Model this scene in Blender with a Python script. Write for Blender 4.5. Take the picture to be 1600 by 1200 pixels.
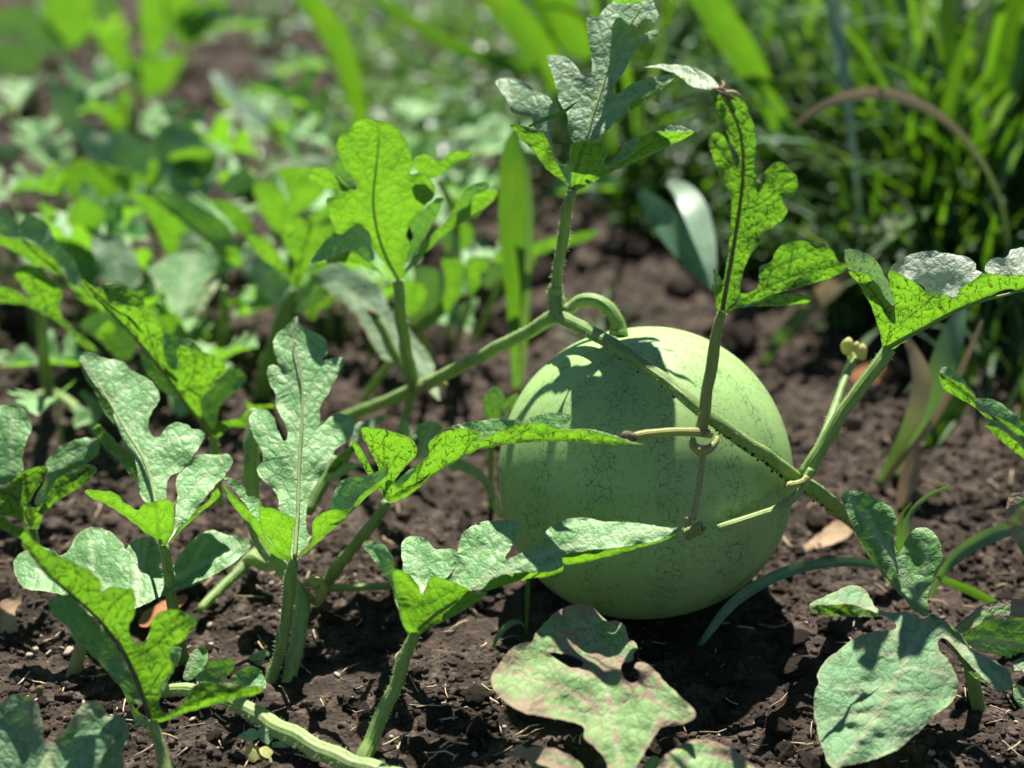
import bpy, bmesh, math, random
import numpy as np
from mathutils import Vector, Matrix
from mathutils.geometry import delaunay_2d_cdt

for _o in list(bpy.data.objects):
    bpy.data.objects.remove(_o)
SC = bpy.context.scene
COL = SC.collection
random.seed(7)
RNG = np.random.default_rng(11)

# ------------------------------------------------------------------ camera
PITCH = math.radians(24.0)
CAM = np.array([0.0, -1.203, 0.733])
LENS = 57.0
FPX = 1600 * LENS / 36.0
cam_d = bpy.data.cameras.new('camera')
cam_d.lens = LENS
cam_d.sensor_width = 36.0
cam_d.clip_start = 0.02
cam_d.clip_end = 200.0
cam_d.dof.use_dof = True
cam_d.dof.focus_distance = 1.235
cam_d.dof.aperture_fstop = 2.6
cam_d.dof.aperture_blades = 0
cam = bpy.data.objects.new('camera', cam_d)
COL.objects.link(cam)
cam.location = CAM
cam.rotation_euler = (math.radians(90) - PITCH, 0, 0)
SC.camera = cam

# ------------------------------------------------------------------ light
SUN_EL, SUN_AZ = math.radians(59), math.radians(0.5)      # azimuth: to the right of straight ahead
world = bpy.data.worlds.new('World')
SC.world = world
world.use_nodes = True
wn = world.node_tree.nodes
wl = world.node_tree.links
bg = wn.get('Background') or wn.new('ShaderNodeBackground')
sky = wn.new('ShaderNodeTexSky')
sky.sky_type = 'NISHITA'
sky.sun_disc = False
sky.sun_elevation = SUN_EL
sky.sun_rotation = SUN_AZ
sky.altitude = 3000
sky.dust_density = 0.3
sky.air_density = 0.8
wl.new(sky.outputs[0], bg.inputs[0])
bg.inputs[1].default_value = 0.05
sun_d = bpy.data.lights.new('sun', 'SUN')
sun_d.energy = 5.0
sun_d.angle = math.radians(0.53)
sun_d.color = (1.0, 0.955, 0.88)
sun = bpy.data.objects.new('sun', sun_d)
COL.objects.link(sun)
SUN_DIR = Vector((math.sin(SUN_AZ) * math.cos(SUN_EL), math.cos(SUN_AZ) * math.cos(SUN_EL), math.sin(SUN_EL)))
sun.rotation_euler = SUN_DIR.to_track_quat('Z', 'Y').to_euler()
sun.location = (0.6, 2.0, 4.0)
SC.view_settings.view_transform = 'Standard'
SC.view_settings.look = 'None'
SC.view_settings.exposure = 1.3
SC.view_settings.gamma = 1.0
SC.view_settings.use_curve_mapping = False
SC.render.engine = 'CYCLES'
SC.cycles.use_denoising = True
SC.cycles.max_bounces = 8
SC.cycles.transparent_max_bounces = 8

# ------------------------------------------------------------------ places
_F = np.array([0, math.cos(PITCH), -math.sin(PITCH)])
_U = np.array([0, math.sin(PITCH), math.cos(PITCH)])


def rays(x, y):
    x = np.asarray(x, float); y = np.asarray(y, float)
    rx = (x - 800) / FPX
    ry = (600 - y) / FPX
    d = np.stack([rx, _F[1] + ry * _U[1], _F[2] + ry * _U[2]], -1)
    return d


def P(x, y, Ycm):
    """point of the garden: bearing of the survey mark (x, y) and its distance Y (cm) ahead of the melon"""
    d = rays(x, y)
    t = (np.asarray(Ycm, float) / 100.0 - CAM[1]) / d[..., 1]
    return CAM + d * t[..., None]


def Pg(x, y, z=0.0):
    d = rays(x, y)
    t = (z - CAM[2]) / d[..., 2]
    return CAM + d * t[..., None]


def px_size(x, y, Ycm):
    """metres per pixel at that place"""
    d = rays(x, y)
    t = (np.asarray(Ycm, float) / 100.0 - CAM[1]) / d[..., 1]
    return t / FPX


# ------------------------------------------------------------------ noise (numpy)
_perm = np.random.default_rng(5).permutation(512).astype(np.int64)
_perm = np.concatenate([_perm, _perm])
_ga = np.linspace(0, 2 * math.pi, 512, endpoint=False)
_gx, _gy = np.cos(_ga), np.sin(_ga)


def pnoise(x, y, seed=0):
    x = np.asarray(x, float) + seed * 17.31; y = np.asarray(y, float) + seed * 9.17
    xi = np.floor(x).astype(np.int64); yi = np.floor(y).astype(np.int64)
    xf = x - xi; yf = y - yi
    u = xf ** 3 * (xf * (xf * 6 - 15) + 10); v = yf ** 3 * (yf * (yf * 6 - 15) + 10)

    def g(ix, iy, fx, fy):
        h = _perm[(_perm[ix & 511] + iy) & 511]
        return _gx[h] * fx + _gy[h] * fy
    a = g(xi, yi, xf, yf); b = g(xi + 1, yi, xf - 1, yf)
    c = g(xi, yi + 1, xf, yf - 1); d = g(xi + 1, yi + 1, xf - 1, yf - 1)
    return (a + u * (b - a)) + v * ((c + u * (d - c)) - (a + u * (b - a)))


def ground_h(x, y):
    """height of the soil"""
    x = np.asarray(x, float); y = np.asarray(y, float)
    h = 0.022 * pnoise(x * 2.2, y * 2.2, 1)
    near = np.exp(-((x - 0.1) ** 2 + (y + 0.0) ** 2) / 0.02)
    h = h * (1 - near) - 0.004 * near
    m = pnoise(x * 9, y * 9, 2)
    h += 0.016 * m
    r = np.abs(pnoise(x * 22, y * 22, 3)); h += 0.014 * (0.35 - r)
    r2 = pnoise(x * 47, y * 47, 4); h += 0.0065 * np.maximum(r2, -0.1)
    r3 = pnoise(x * 105, y * 105, 6); h += 0.0026 * r3
    r4 = pnoise(x * 230, y * 230, 8); h += 0.0012 * r4
    return h * (1 - 0.5 * near)


# ------------------------------------------------------------------ node helpers
def new_mat(name):
    m = bpy.data.materials.new(name)
    m.use_nodes = True
    nt = m.node_tree
    for n in list(nt.nodes):
        nt.nodes.remove(n)
    out = nt.nodes.new('ShaderNodeOutputMaterial')
    return m, nt, out


class NB:
    """tiny node-building helper"""

    def __init__(s, nt):
        s.nt = nt

    def n(s, t, **kw):
        nd = s.nt.nodes.new(t)
        for k, v in kw.items():
            setattr(nd, k, v)
        return nd

    def link(s, a, b):
        s.nt.links.new(a, b)

    def setin(s, sock, v):
        if hasattr(v, 'is_linked') or isinstance(v, bpy.types.NodeSocket):
            s.link(v, sock)
        else:
            sock.default_value = v

    def math(s, op, a, b=0.0, c=None, clamp=False):
        nd = s.n('ShaderNodeMath', operation=op, use_clamp=clamp)
        s.setin(nd.inputs[0], a); s.setin(nd.inputs[1], b)
        if c is not None:
            s.setin(nd.inputs[2], c)
        return nd.outputs[0]

    def ramp(s, v, a, b, lo=0.0, hi=1.0, smooth=True):
        nd = s.n('ShaderNodeMapRange', interpolation_type='SMOOTHSTEP' if smooth else 'LINEAR')
        s.setin(nd.inputs[0], v)
        nd.inputs[1].default_value = a; nd.inputs[2].default_value = b
        nd.inputs[3].default_value = lo; nd.inputs[4].default_value = hi
        return nd.outputs[0]

    def mix(s, f, a, b, blend='MIX'):
        nd = s.n('ShaderNodeMix', data_type='RGBA', blend_type=blend)
        s.setin(nd.inputs[0], f)
        for k, v in ((6, a), (7, b)):
            if isinstance(v, (tuple, list)):
                v = tuple(v) + ((1.0,) if len(v) == 3 else ())
            s.setin(nd.inputs[k], v)
        return nd.outputs[2]

    def noise(s, vec, scale, detail=3.0, rough=0.55, dist=0.0):
        nd = s.n('ShaderNodeTexNoise')
        if vec is not None:
            s.link(vec, nd.inputs['Vector'])
        nd.inputs['Scale'].default_value = scale; nd.inputs['Detail'].default_value = detail
        nd.inputs['Roughness'].default_value = rough; nd.inputs['Distortion'].default_value = dist
        return nd

    def voro(s, vec, scale, feature='F1', rnd=1.0):
        nd = s.n('ShaderNodeTexVoronoi', feature=feature)
        if vec is not None:
            s.link(vec, nd.inputs['Vector'])
        nd.inputs['Scale'].default_value = scale
        nd.inputs['Randomness'].default_value = rnd
        return nd

    def attr(s, name):
        nd = s.n('ShaderNodeAttribute', attribute_type='GEOMETRY', attribute_name=name)
        return nd

    def vadd(s, a, b):
        nd = s.n('ShaderNodeVectorMath', operation='ADD')
        s.setin(nd.inputs[0], a); s.setin(nd.inputs[1], b)
        return nd.outputs[0]

    def vscale(s, a, k):
        nd = s.n('ShaderNodeVectorMath', operation='SCALE')
        s.setin(nd.inputs[0], a); s.setin(nd.inputs[3], k)
        return nd.outputs[0]

    def vmul(s, a, b):
        nd = s.n('ShaderNodeVectorMath', operation='MULTIPLY')
        s.setin(nd.inputs[0], a); s.setin(nd.inputs[1], b)
        return nd.outputs[0]

    def bump(s, h, strength=0.5, dist=0.002, normal=None):
        nd = s.n('ShaderNodeBump')
        nd.inputs['Strength'].default_value = strength; nd.inputs['Distance'].default_value = dist
        s.link(h, nd.inputs['Height'])
        if normal is not None:
            s.link(normal, nd.inputs['Normal'])
        return nd.outputs[0]

    def principled(s, col, rough=0.5, spec=0.5, normal=None, **kw):
        nd = s.n('ShaderNodeBsdfPrincipled')
        if isinstance(col, (tuple, list)):
            col = tuple(col) + (1.0,)
        s.setin(nd.inputs['Base Color'], col)
        s.setin(nd.inputs['Roughness'], rough)
        s.setin(nd.inputs['Specular IOR Level'], spec)
        if normal is not None:
            s.link(normal, nd.inputs['Normal'])
        for k, v in kw.items():
            s.setin(nd.inputs[k], v)
        return nd.outputs[0]

    def mixsh(s, f, a, b):
        nd = s.n('ShaderNodeMixShader')
        s.setin(nd.inputs[0], f); s.link(a, nd.inputs[1]); s.link(b, nd.inputs[2])
        return nd.outputs[0]

    def transl(s, col, normal=None):
        nd = s.n('ShaderNodeBsdfTranslucent')
        s.setin(nd.inputs[0], tuple(col) + (1.0,) if isinstance(col, (tuple, list)) else col)
        if normal is not None:
            s.link(normal, nd.inputs[1])
        return nd.outputs[0]


# ------------------------------------------------------------------ materials
def leaf_material(name, top=(0.125, 0.30, 0.085), bloom=(0.16, 0.355, 0.115), under=(0.10, 0.20, 0.04),
                  trans=(0.175, 0.40, 0.014), dust=0.0, bleach=0.0, dirt=1.0, tw=0.52, cell=1.0):
    m, nt, out = new_mat(name)
    b = NB(nt)
    luv = b.attr('luv').outputs['Vector']
    vein = b.attr('vein').outputs['Fac']
    edge = b.attr('edge').outputs['Fac']
    back = b.n('ShaderNodeNewGeometry').outputs['Backfacing']
    wob = b.noise(luv, 1.3, 2.0).outputs['Color']
    uvw = b.vadd(luv, b.vscale(b.vadd(wob, (-0.5, -0.5, -0.5)), 0.55))
    v1 = b.voro(uvw, 1.25 * cell, 'DISTANCE_TO_EDGE').outputs['Distance']
    v2 = b.voro(uvw, 3.3 * cell, 'DISTANCE_TO_EDGE').outputs['Distance']
    net1 = b.ramp(v1, 0.008, 0.066, 1.0, 0.0)
    net2 = b.ramp(v2, 0.01, 0.075, 1.0, 0.0)
    n1 = b.noise(luv, 0.55, 3.0).outputs['Fac']
    n2 = b.noise(luv, 2.4, 4.0).outputs['Fac']
    n3 = b.noise(luv, 9.0, 3.0).outputs['Fac']
    # --- top face
    c = b.mix(b.ramp(n1, 0.32, 0.68), top, bloom)
    c = b.mix(b.math('MULTIPLY', b.ramp(n3, 0.35, 0.75), 0.15), c, bloom)
    c = b.mix(b.math('MULTIPLY', net1, 0.6), c, tuple(v * 0.5 for v in top))
    c = b.mix(b.math('MULTIPLY', vein, 0.7), c, (0.46, 0.56, 0.31))
    c = b.mix(b.math('MULTIPLY', edge, 0.6), c, (0.30, 0.36, 0.16))
    if bleach > 0:
        bl = b.ramp(n1, 0.25, 0.55)
        c = b.mix(b.math('MULTIPLY', b.ramp(n1, 0.1, 0.4), bleach), c, (0.40, 0.49, 0.36))
        br = b.ramp(b.math('ADD', n2, b.math('MULTIPLY', net1, 0.14)), 0.57, 0.74)
        c = b.mix(b.math('MULTIPLY', br, 0.75 * bleach), c, (0.22, 0.13, 0.09))
    if dust > 0:
        dn = b.math('ADD', b.math('MULTIPLY', n2, 0.45), b.math('MULTIPLY', vein, 0.14))
        dn = b.math('ADD', dn, b.math('MULTIPLY', b.attr('rim').outputs['Fac'], 0.16))
        dn = b.math('ADD', dn, b.math('MULTIPLY', b.noise(luv, 0.38, 4.0, 0.6).outputs['Fac'], 0.75))
        dm = b.ramp(dn, 0.60, 0.76)
        c = b.mix(b.math('MULTIPLY', dm, dust), c, (0.31, 0.22, 0.155))
    # --- underside with soil in the veins
    u = b.mix(b.ramp(n1, 0.3, 0.7), under, tuple(min(1, v * 1.35) for v in under))
    dk = b.math('MAXIMUM', b.math('MULTIPLY', net1, b.ramp(n2, 0.40, 0.55)),
                b.math('MULTIPLY', net2, b.math('MULTIPLY', b.ramp(n2, 0.49, 0.62), 0.9)))
    dk = b.math('MAXIMUM', dk, b.math('MULTIPLY', b.ramp(b.math('ADD', vein, b.math('MULTIPLY', n3, 0.5)), 0.62, 1.05), b.ramp(n2, 0.3, 0.6, 0.45, 1.0)))
    spots = b.math('MULTIPLY', b.ramp(n3, 0.62, 0.70), b.ramp(n2, 0.45, 0.6))
    dk = b.math('MAXIMUM', dk, spots)
    dk = b.math('MULTIPLY', dk, dirt, clamp=True)
    u = b.mix(b.math('MULTIPLY', dk, 0.85), u, (0.03, 0.03, 0.014))
    u = b.mix(b.math('MULTIPLY', edge, 0.6), u, (0.32, 0.40, 0.18))
    col = b.mix(back, c, u)
    # --- transmitted light
    t = b.mix(b.ramp(n1, 0.3, 0.7), trans, (trans[0] * 0.78, trans[1] * 0.86, trans[2]))
    t = b.mix(b.math('MULTIPLY', dk, 0.9), t, (0.02, 0.035, 0.004))
    if dust > 0:
        t = b.mix(b.math('MULTIPLY', dm, dust * 0.7), t, (0.15, 0.12, 0.02))
    # --- relief: blistered cells between the veins
    hgt = b.math('MULTIPLY', b.ramp(v1, 0.0, 0.32), 0.8)
    hgt = b.math('ADD', hgt, b.math('MULTIPLY', b.ramp(v2, 0.0, 0.25), 0.28))
    hgt = b.math('ADD', hgt, b.math('MULTIPLY', n2, 0.2))
    hgt = b.math('SUBTRACT', hgt, b.math('MULTIPLY', vein, 0.5))
    nrm = b.bump(hgt, 0.5, 0.0011)
    hair = b.bump(n3, 0.12, 0.001, nrm)
    sh = b.principled(col, 0.52 if dust == 0 else 0.75, 0.42 if dust == 0 else 0.2, hair)
    nt.nodes.active = None
    tr = b.transl(t, nrm)
    f = b.math('MULTIPLY', b.math('SUBTRACT', 1.0, b.math('MULTIPLY', edge, 0.35)), b.math('ADD', tw * 0.5, b.math('MULTIPLY', back, tw * 0.65)))
    b.link(b.mixsh(f, sh, tr), out.inputs[0])
    return m


M = {}
M['leaf'] = leaf_material('watermelon_leaf')
M['leaf_light'] = leaf_material('watermelon_leaf_light', dirt=0.42, bloom=(0.245, 0.485, 0.185), top=(0.20, 0.43, 0.145))
M['leaf_grey'] = leaf_material('watermelon_leaf_greyish', top=(0.15, 0.27, 0.135), bloom=(0.27, 0.40, 0.25), dirt=0.6)
M['leaf_clean'] = leaf_material('watermelon_leaf_soft', dirt=0.3, cell=0.8)
M['leaf_dusty'] = leaf_material('watermelon_leaf_dusty', dust=0.95, bloom=(0.27, 0.41, 0.17), top=(0.19, 0.33, 0.115), tw=0.40)
M['leaf_half'] = leaf_material('watermelon_leaf_some_dust', dust=0.28, bloom=(0.23, 0.41, 0.205), top=(0.18, 0.345, 0.16), tw=0.42)
M['leaf_bleached'] = leaf_material('watermelon_leaf_bleached', bleach=1.0, dirt=1.0)


def stem_material(name, c1=(0.15, 0.26, 0.055), c2=(0.25, 0.37, 0.11), dirt=0.5):
    m, nt, out = new_mat(name)
    b = NB(nt)
    luv = b.attr('luv').outputs['Vector']
    pos = b.n('ShaderNodeTexCoord').outputs['Object']
    n1 = b.noise(luv, 0.8, 3.0).outputs['Fac']
    n2 = b.noise(pos, 420.0, 3.0).outputs['Fac']
    n3 = b.noise(pos, 90.0, 3.0).outputs['Fac']
    wv = b.n('ShaderNodeTexWave', wave_type='BANDS', bands_direction='X', wave_profile='SIN')
    b.link(luv, wv.inputs['Vector'])
    wv.inputs['Scale'].default_value = 0.35; wv.inputs['Distortion'].default_value = 0.6
    c = b.mix(b.ramp(n1, 0.35, 0.65), c1, c2)
    c = b.mix(b.math('MULTIPLY', wv.outputs['Fac'], 0.35), c, c2)
    d = b.math('MULTIPLY', b.ramp(n3, 0.55, 0.68), b.ramp(n2, 0.42, 0.58))
    c = b.mix(b.math('MULTIPLY', d, dirt), c, (0.06, 0.04, 0.025))
    h = b.math('ADD', b.math('MULTIPLY', wv.outputs['Fac'], 0.6), b.math('MULTIPLY', n2, 0.5))
    nrm = b.bump(h, 0.35, 0.0012)
    sh = b.principled(c, 0.5, 0.4, nrm)
    tr = b.transl((0.35, 0.55, 0.06))
    b.link(b.mixsh(0.22, sh, tr), out.inputs[0])
    return m


M['stem'] = stem_material('hairy_stem')
M['stem_dark'] = stem_material('dark_stem', (0.10, 0.20, 0.05), (0.17, 0.28, 0.08), 0.7)  # darker green stem with more soil flecks
M['stem_pale'] = stem_material('pale_stem', (0.24, 0.36, 0.10), (0.36, 0.46, 0.18), 0.4)
M['stem_yellow'] = stem_material('yellowed_stem', (0.30, 0.33, 0.08), (0.42, 0.40, 0.16), 0.8)
M['stem_warm'] = stem_material('olive_stem', (0.20, 0.25, 0.06), (0.30, 0.34, 0.10), 0.7)
M['stem_brown'] = stem_material('withered_stem', (0.11, 0.075, 0.035), (0.20, 0.15, 0.07), 0.8)


def simple_mat(name, c1, c2, scale=60.0, rough=0.7, spec=0.3, trans=None, tw=0.4, bump=0.3):
    m, nt, out = new_mat(name)
    b = NB(nt)
    pos = b.n('ShaderNodeTexCoord').outputs['Object']
    n1 = b.noise(pos, scale, 4.0, 0.6).outputs['Fac']
    n2 = b.noise(pos, scale * 6, 3.0).outputs['Fac']
    f = b.math('ADD', b.math('MULTIPLY', n1, 0.7), b.math('MULTIPLY', n2, 0.3))
    c = b.mix(b.ramp(f, 0.36, 0.64), c1, c2)
    nrm = b.bump(f, bump, 0.002)
    sh = b.principled(c, rough, spec, nrm)
    if trans is not None:
        sh = b.mixsh(tw, sh, b.transl(trans))
    b.link(sh, out.inputs[0])
    return m


def grass_material(name, c1, c2, trans, tw=0.5, rough=0.35, tip=None, spec=0.45):
    m, nt, out = new_mat(name)
    b = NB(nt)
    luv = b.attr('luv')
    sep = b.n('ShaderNodeSeparateXYZ'); b.link(luv.outputs['Vector'], sep.inputs[0])
    # fine parallel nerves: x runs across the blade, y along it
    n1 = b.noise(b.vmul(luv.outputs['Vector'], (14.0, 0.35, 1.0)), 1.0, 2.0).outputs['Fac']
    n2 = b.noise(luv.outputs['Vector'], 0.6, 3.0).outputs['Fac']
    n3 = b.noise(luv.outputs['Vector'], 5.0, 3.0).outputs['Fac']
    c = b.mix(b.ramp(n2, 0.3, 0.7), c1, c2)
    c = b.mix(b.math('MULTIPLY', b.ramp(n1, 0.4, 0.65), 0.3), c, tuple(min(1, v * 1.7) for v in c2))
    t = b.mix(b.math('MULTIPLY', b.ramp(n1, 0.35, 0.65), 0.8), trans, tuple(v * 0.5 for v in trans))
    t = b.mix(b.math('MULTIPLY', b.ramp(b.noise(luv.outputs['Vector'], 0.22, 3.0).outputs['Fac'], 0.45, 0.7), 0.6), t, tuple(v * k for v, k in zip(trans, (1.25, 0.85, 1.0))))
    rib = b.ramp(b.math('ABSOLUTE', sep.outputs[0]), 0.0, 0.16, 1.0, 0.0)
    c = b.mix(b.math('MULTIPLY', rib, 0.5), c, (0.30, 0.36, 0.16))
    if tip is not None:
        tf = b.ramp(b.math('ADD', sep.outputs[2], b.math('MULTIPLY', n3, 0.5)), 0.55, 1.05)
        c = b.mix(tf, c, tip)
        t = b.mix(tf, t, tuple(v * 1.1 for v in tip))
    nrm = b.bump(n1, 0.25, 0.001)
    sh = b.principled(c, rough, spec, nrm)
    b.link(b.mixsh(tw, sh, b.transl(t)), out.inputs[0])
    return m


M['grass'] = grass_material('grass_blade', (0.05, 0.14, 0.04), (0.09, 0.20, 0.05), (0.115, 0.29, 0.008), 0.52, 0.42, spec=0.4)
M['grass_blue'] = grass_material('grass_blade_bluish', (0.07, 0.16, 0.09), (0.13, 0.26, 0.15), (0.18, 0.36, 0.04), 0.35)
M['grass_matte'] = grass_material('grass_blade_matte', (0.07, 0.17, 0.08), (0.13, 0.27, 0.14), (0.10, 0.22, 0.05), 0.15, 0.4)
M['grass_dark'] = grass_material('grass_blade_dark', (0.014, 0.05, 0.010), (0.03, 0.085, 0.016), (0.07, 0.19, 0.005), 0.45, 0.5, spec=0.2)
M['grass_pale'] = grass_material('grass_blade_pale', (0.17, 0.29, 0.18), (0.28, 0.40, 0.27), (0.12, 0.24, 0.06), 0.2, 0.42)
M['grass_dry'] = grass_material('grass_blade_dry', (0.26, 0.19, 0.115), (0.40, 0.32, 0.21), (0.26, 0.17, 0.08), 0.3, 0.6)
M['grass_turning'] = grass_material('grass_blade_turning', (0.07, 0.16, 0.06), (0.16, 0.25, 0.10), (0.12, 0.24, 0.03), 0.3, 0.5,
                                    tip=(0.34, 0.25, 0.145))
M['dry_leaf'] = simple_mat('dead_leaf', (0.30, 0.19, 0.11), (0.52, 0.38, 0.24), 35, 0.8, 0.2, (0.4, 0.2, 0.08), 0.25)
M['rust_leaf'] = simple_mat('rust_dead_leaf', (0.30, 0.12, 0.05), (0.45, 0.22, 0.10), 45, 0.8, 0.2, (0.4, 0.15, 0.05), 0.25)
M['bud'] = simple_mat('flower_bud', (0.42, 0.42, 0.12), (0.60, 0.58, 0.25), 120, 0.6, 0.3, (0.6, 0.6, 0.1), 0.3)
M['dead_bit'] = simple_mat('shrivelled_tip', (0.06, 0.045, 0.03), (0.22, 0.17, 0.10), 300, 0.9, 0.2)
M['straw'] = simple_mat('straw', (0.36, 0.26, 0.14), (0.55, 0.44, 0.28), 80, 0.7, 0.3)
M['stone'] = simple_mat('pebble', (0.26, 0.20, 0.16), (0.44, 0.36, 0.30), 90, 0.85, 0.25)
M['hair'] = simple_mat('plant_hair', (0.55, 0.60, 0.45), (0.70, 0.74, 0.60), 90, 0.5, 0.4, (0.7, 0.8, 0.5), 0.5, 0.0)


def soil_material(name, k=1.0):
    m, nt, out = new_mat(name)
    b = NB(nt)
    pos = b.n('ShaderNodeTexCoord').outputs['Object']
    n0 = b.noise(pos, 5.0, 4.0).outputs['Fac']
    n1 = b.noise(pos, 60.0, 5.0, 0.65).outputs['Fac']
    n2 = b.noise(pos, 380.0, 4.0, 0.7).outputs['Fac']
    vo = b.voro(pos, 230.0, 'F1')
    c = b.mix(b.ramp(n0, 0.3, 0.7), tuple(k * v for v in (0.026, 0.0195, 0.0150)), tuple(k * v for v in (0.056, 0.0425, 0.0330)))
    c = b.mix(b.math('MULTIPLY', b.ramp(n1, 0.45, 0.72), 0.7), c, tuple(k * v for v in (0.160, 0.123, 0.096)))
    c = b.mix(b.math('MULTIPLY', b.ramp(n2, 0.5, 0.72), 0.55), c, tuple(k * v for v in (0.018, 0.0135, 0.0105)))
    pale = b.math('MULTIPLY', b.ramp(n2, 0.66, 0.74), b.ramp(n1, 0.5, 0.62))
    c = b.mix(b.math('MULTIPLY', pale, 0.6), c, (0.28, 0.21, 0.16))
    h = b.math('ADD', b.math('MULTIPLY', n2, 0.6), b.math('MULTIPLY', vo.outputs['Distance'], 0.7))
    h = b.math('ADD', h, b.math('MULTIPLY', n1, 1.0))
    nrm = b.bump(h, 0.9, 0.0035)
    sh = b.principled(c, 0.95, 0.12, nrm)
    b.link(sh, out.inputs[0])
    return m


M['soil'] = soil_material('garden_soil')
M['clod'] = soil_material('soil_clod', 1.12)


def rind_material():
    m, nt, out = new_mat('melon_rind')
    b = NB(nt)
    pos = b.n('ShaderNodeTexCoord').outputs['Object']
    sep = b.n('ShaderNodeSeparateXYZ'); b.link(pos, sep.inputs[0])
    ang = b.math('ARCTAN2', sep.outputs[1], sep.outputs[0])
    w = b.noise(pos, 22.0, 3.0).outputs['Fac']
    st = b.math('SINE', b.math('ADD', b.math('MULTIPLY', ang, 13.0), b.math('MULTIPLY', w, 4.0)))
    stripe = b.ramp(st, -0.1, 0.95)
    wob = b.noise(pos, 85.0, 4.0, 0.62).outputs['Color']
    p2 = b.vadd(pos, b.vscale(b.vadd(wob, (-0.5, -0.5, -0.5)), 0.016))
    p2 = b.vmul(p2, (1.0, 1.0, 0.62))
    v1 = b.voro(p2, 150.0, 'DISTANCE_TO_EDGE').outputs['Distance']
    v2 = b.voro(p2, 330.0, 'DISTANCE_TO_EDGE').outputs['Distance']
    brk = b.noise(pos, 70.0, 4.0, 0.65).outputs['Fac']
    brk2 = b.noise(pos, 150.0, 3.0, 0.6).outputs['Fac']
    l1 = b.math('MULTIPLY', b.ramp(v1, 0.006, 0.050, 1.0, 0.0), b.ramp(b.math('ADD', brk, b.math('MULTIPLY', stripe, 0.09)), 0.42, 0.54))
    l2 = b.math('MULTIPLY', b.ramp(v2, 0.01, 0.11, 1.0, 0.0), b.ramp(b.math('ADD', brk2, b.math('MULTIPLY', stripe, 0.08)), 0.48, 0.68))
    lines = b.math('MAXIMUM', l1, b.math('MULTIPLY', l2, 0.4))
    lines = b.math('MULTIPLY', lines, b.math('ADD', 0.52, b.math('MULTIPLY', stripe, 0.3)))
    n1 = b.noise(pos, 9.0, 3.0).outputs['Fac']
    c = b.mix(b.ramp(n1, 0.3, 0.7), (0.285, 0.455, 0.150), (0.325, 0.505, 0.172))
    c = b.mix(b.math('MULTIPLY', stripe, 0.10), c, (0.165, 0.31, 0.105))
    c = b.mix(lines, c, (0.040, 0.105, 0.024))
    n3 = b.noise(pos, 900.0, 2.0).outputs['Fac']
    spk = b.math('MULTIPLY', b.ramp(n3, 0.68, 0.74), b.ramp(brk, 0.45, 0.6))
    c = b.mix(b.math('MULTIPLY', spk, 0.5), c, (0.42, 0.50, 0.34))
    # soil smeared on the low side
    soil = b.math('MULTIPLY', b.ramp(sep.outputs[2], -0.095, -0.118), b.ramp(brk, 0.4, 0.6))
    c = b.mix(b.math('MULTIPLY', soil, 0.5), c, (0.10, 0.07, 0.045))
    nrm = b.bump(b.math('ADD', b.math('MULTIPLY', n1, 2.0), b.math('MULTIPLY', lines, -0.12)), 0.25, 0.003)
    sh = b.principled(c, 0.58, 0.35, nrm)
    b.link(sh, out.inputs[0])
    return m


M['rind'] = rind_material()


# ------------------------------------------------------------------ object helpers
def thing(name, label, cat, loc=(0, 0, 0), group=None):
    o = bpy.data.objects.new(name, None)
    o.empty_display_size = 0.02
    COL.objects.link(o)
    o.location = loc
    o['label'] = label
    o['category'] = cat
    if group:
        o['group'] = group
    return o


def tag(o, label, cat, group=None):
    o['label'] = label
    o['category'] = cat
    if group:
        o['group'] = group
    return o


def mesh_obj(name, verts, faces, mat, parent=None, smooth=True, attrs=None, root_loc=None):
    """link one mesh; verts in world metres, stored relative to the thing it belongs to"""
    me = bpy.data.meshes.new(name)
    v = np.asarray(verts, float)
    off = np.zeros(3)
    o = bpy.data.objects.new(name, me)
    COL.objects.link(o)
    if parent is not None:
        p = parent
        tot = np.zeros(3)
        while p is not None:
            tot += np.array(p.location)
            p = p.parent
        off = tot
        o.parent = parent
    elif root_loc is not None:
        off = np.asarray(root_loc, float)
        o.location = off
    me.from_pydata([tuple(a) for a in (v - off)], [], [tuple(int(i) for i in f) for f in faces])
    if smooth:
        me.polygons.foreach_set('use_smooth', np.ones(len(me.polygons), bool))
    if attrs:
        for k, a in attrs.items():
            a = np.asarray(a, float)
            if a.ndim == 1:
                at = me.attributes.new(k, 'FLOAT', 'POINT'); at.data.foreach_set('value', a.astype(np.float32))
            else:
                at = me.attributes.new(k, 'FLOAT_VECTOR', 'POINT'); at.data.foreach_set('vector', a.astype(np.float32).ravel())
    if mat is not None:
        me.materials.append(mat)
    me.update()
    return o


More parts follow.
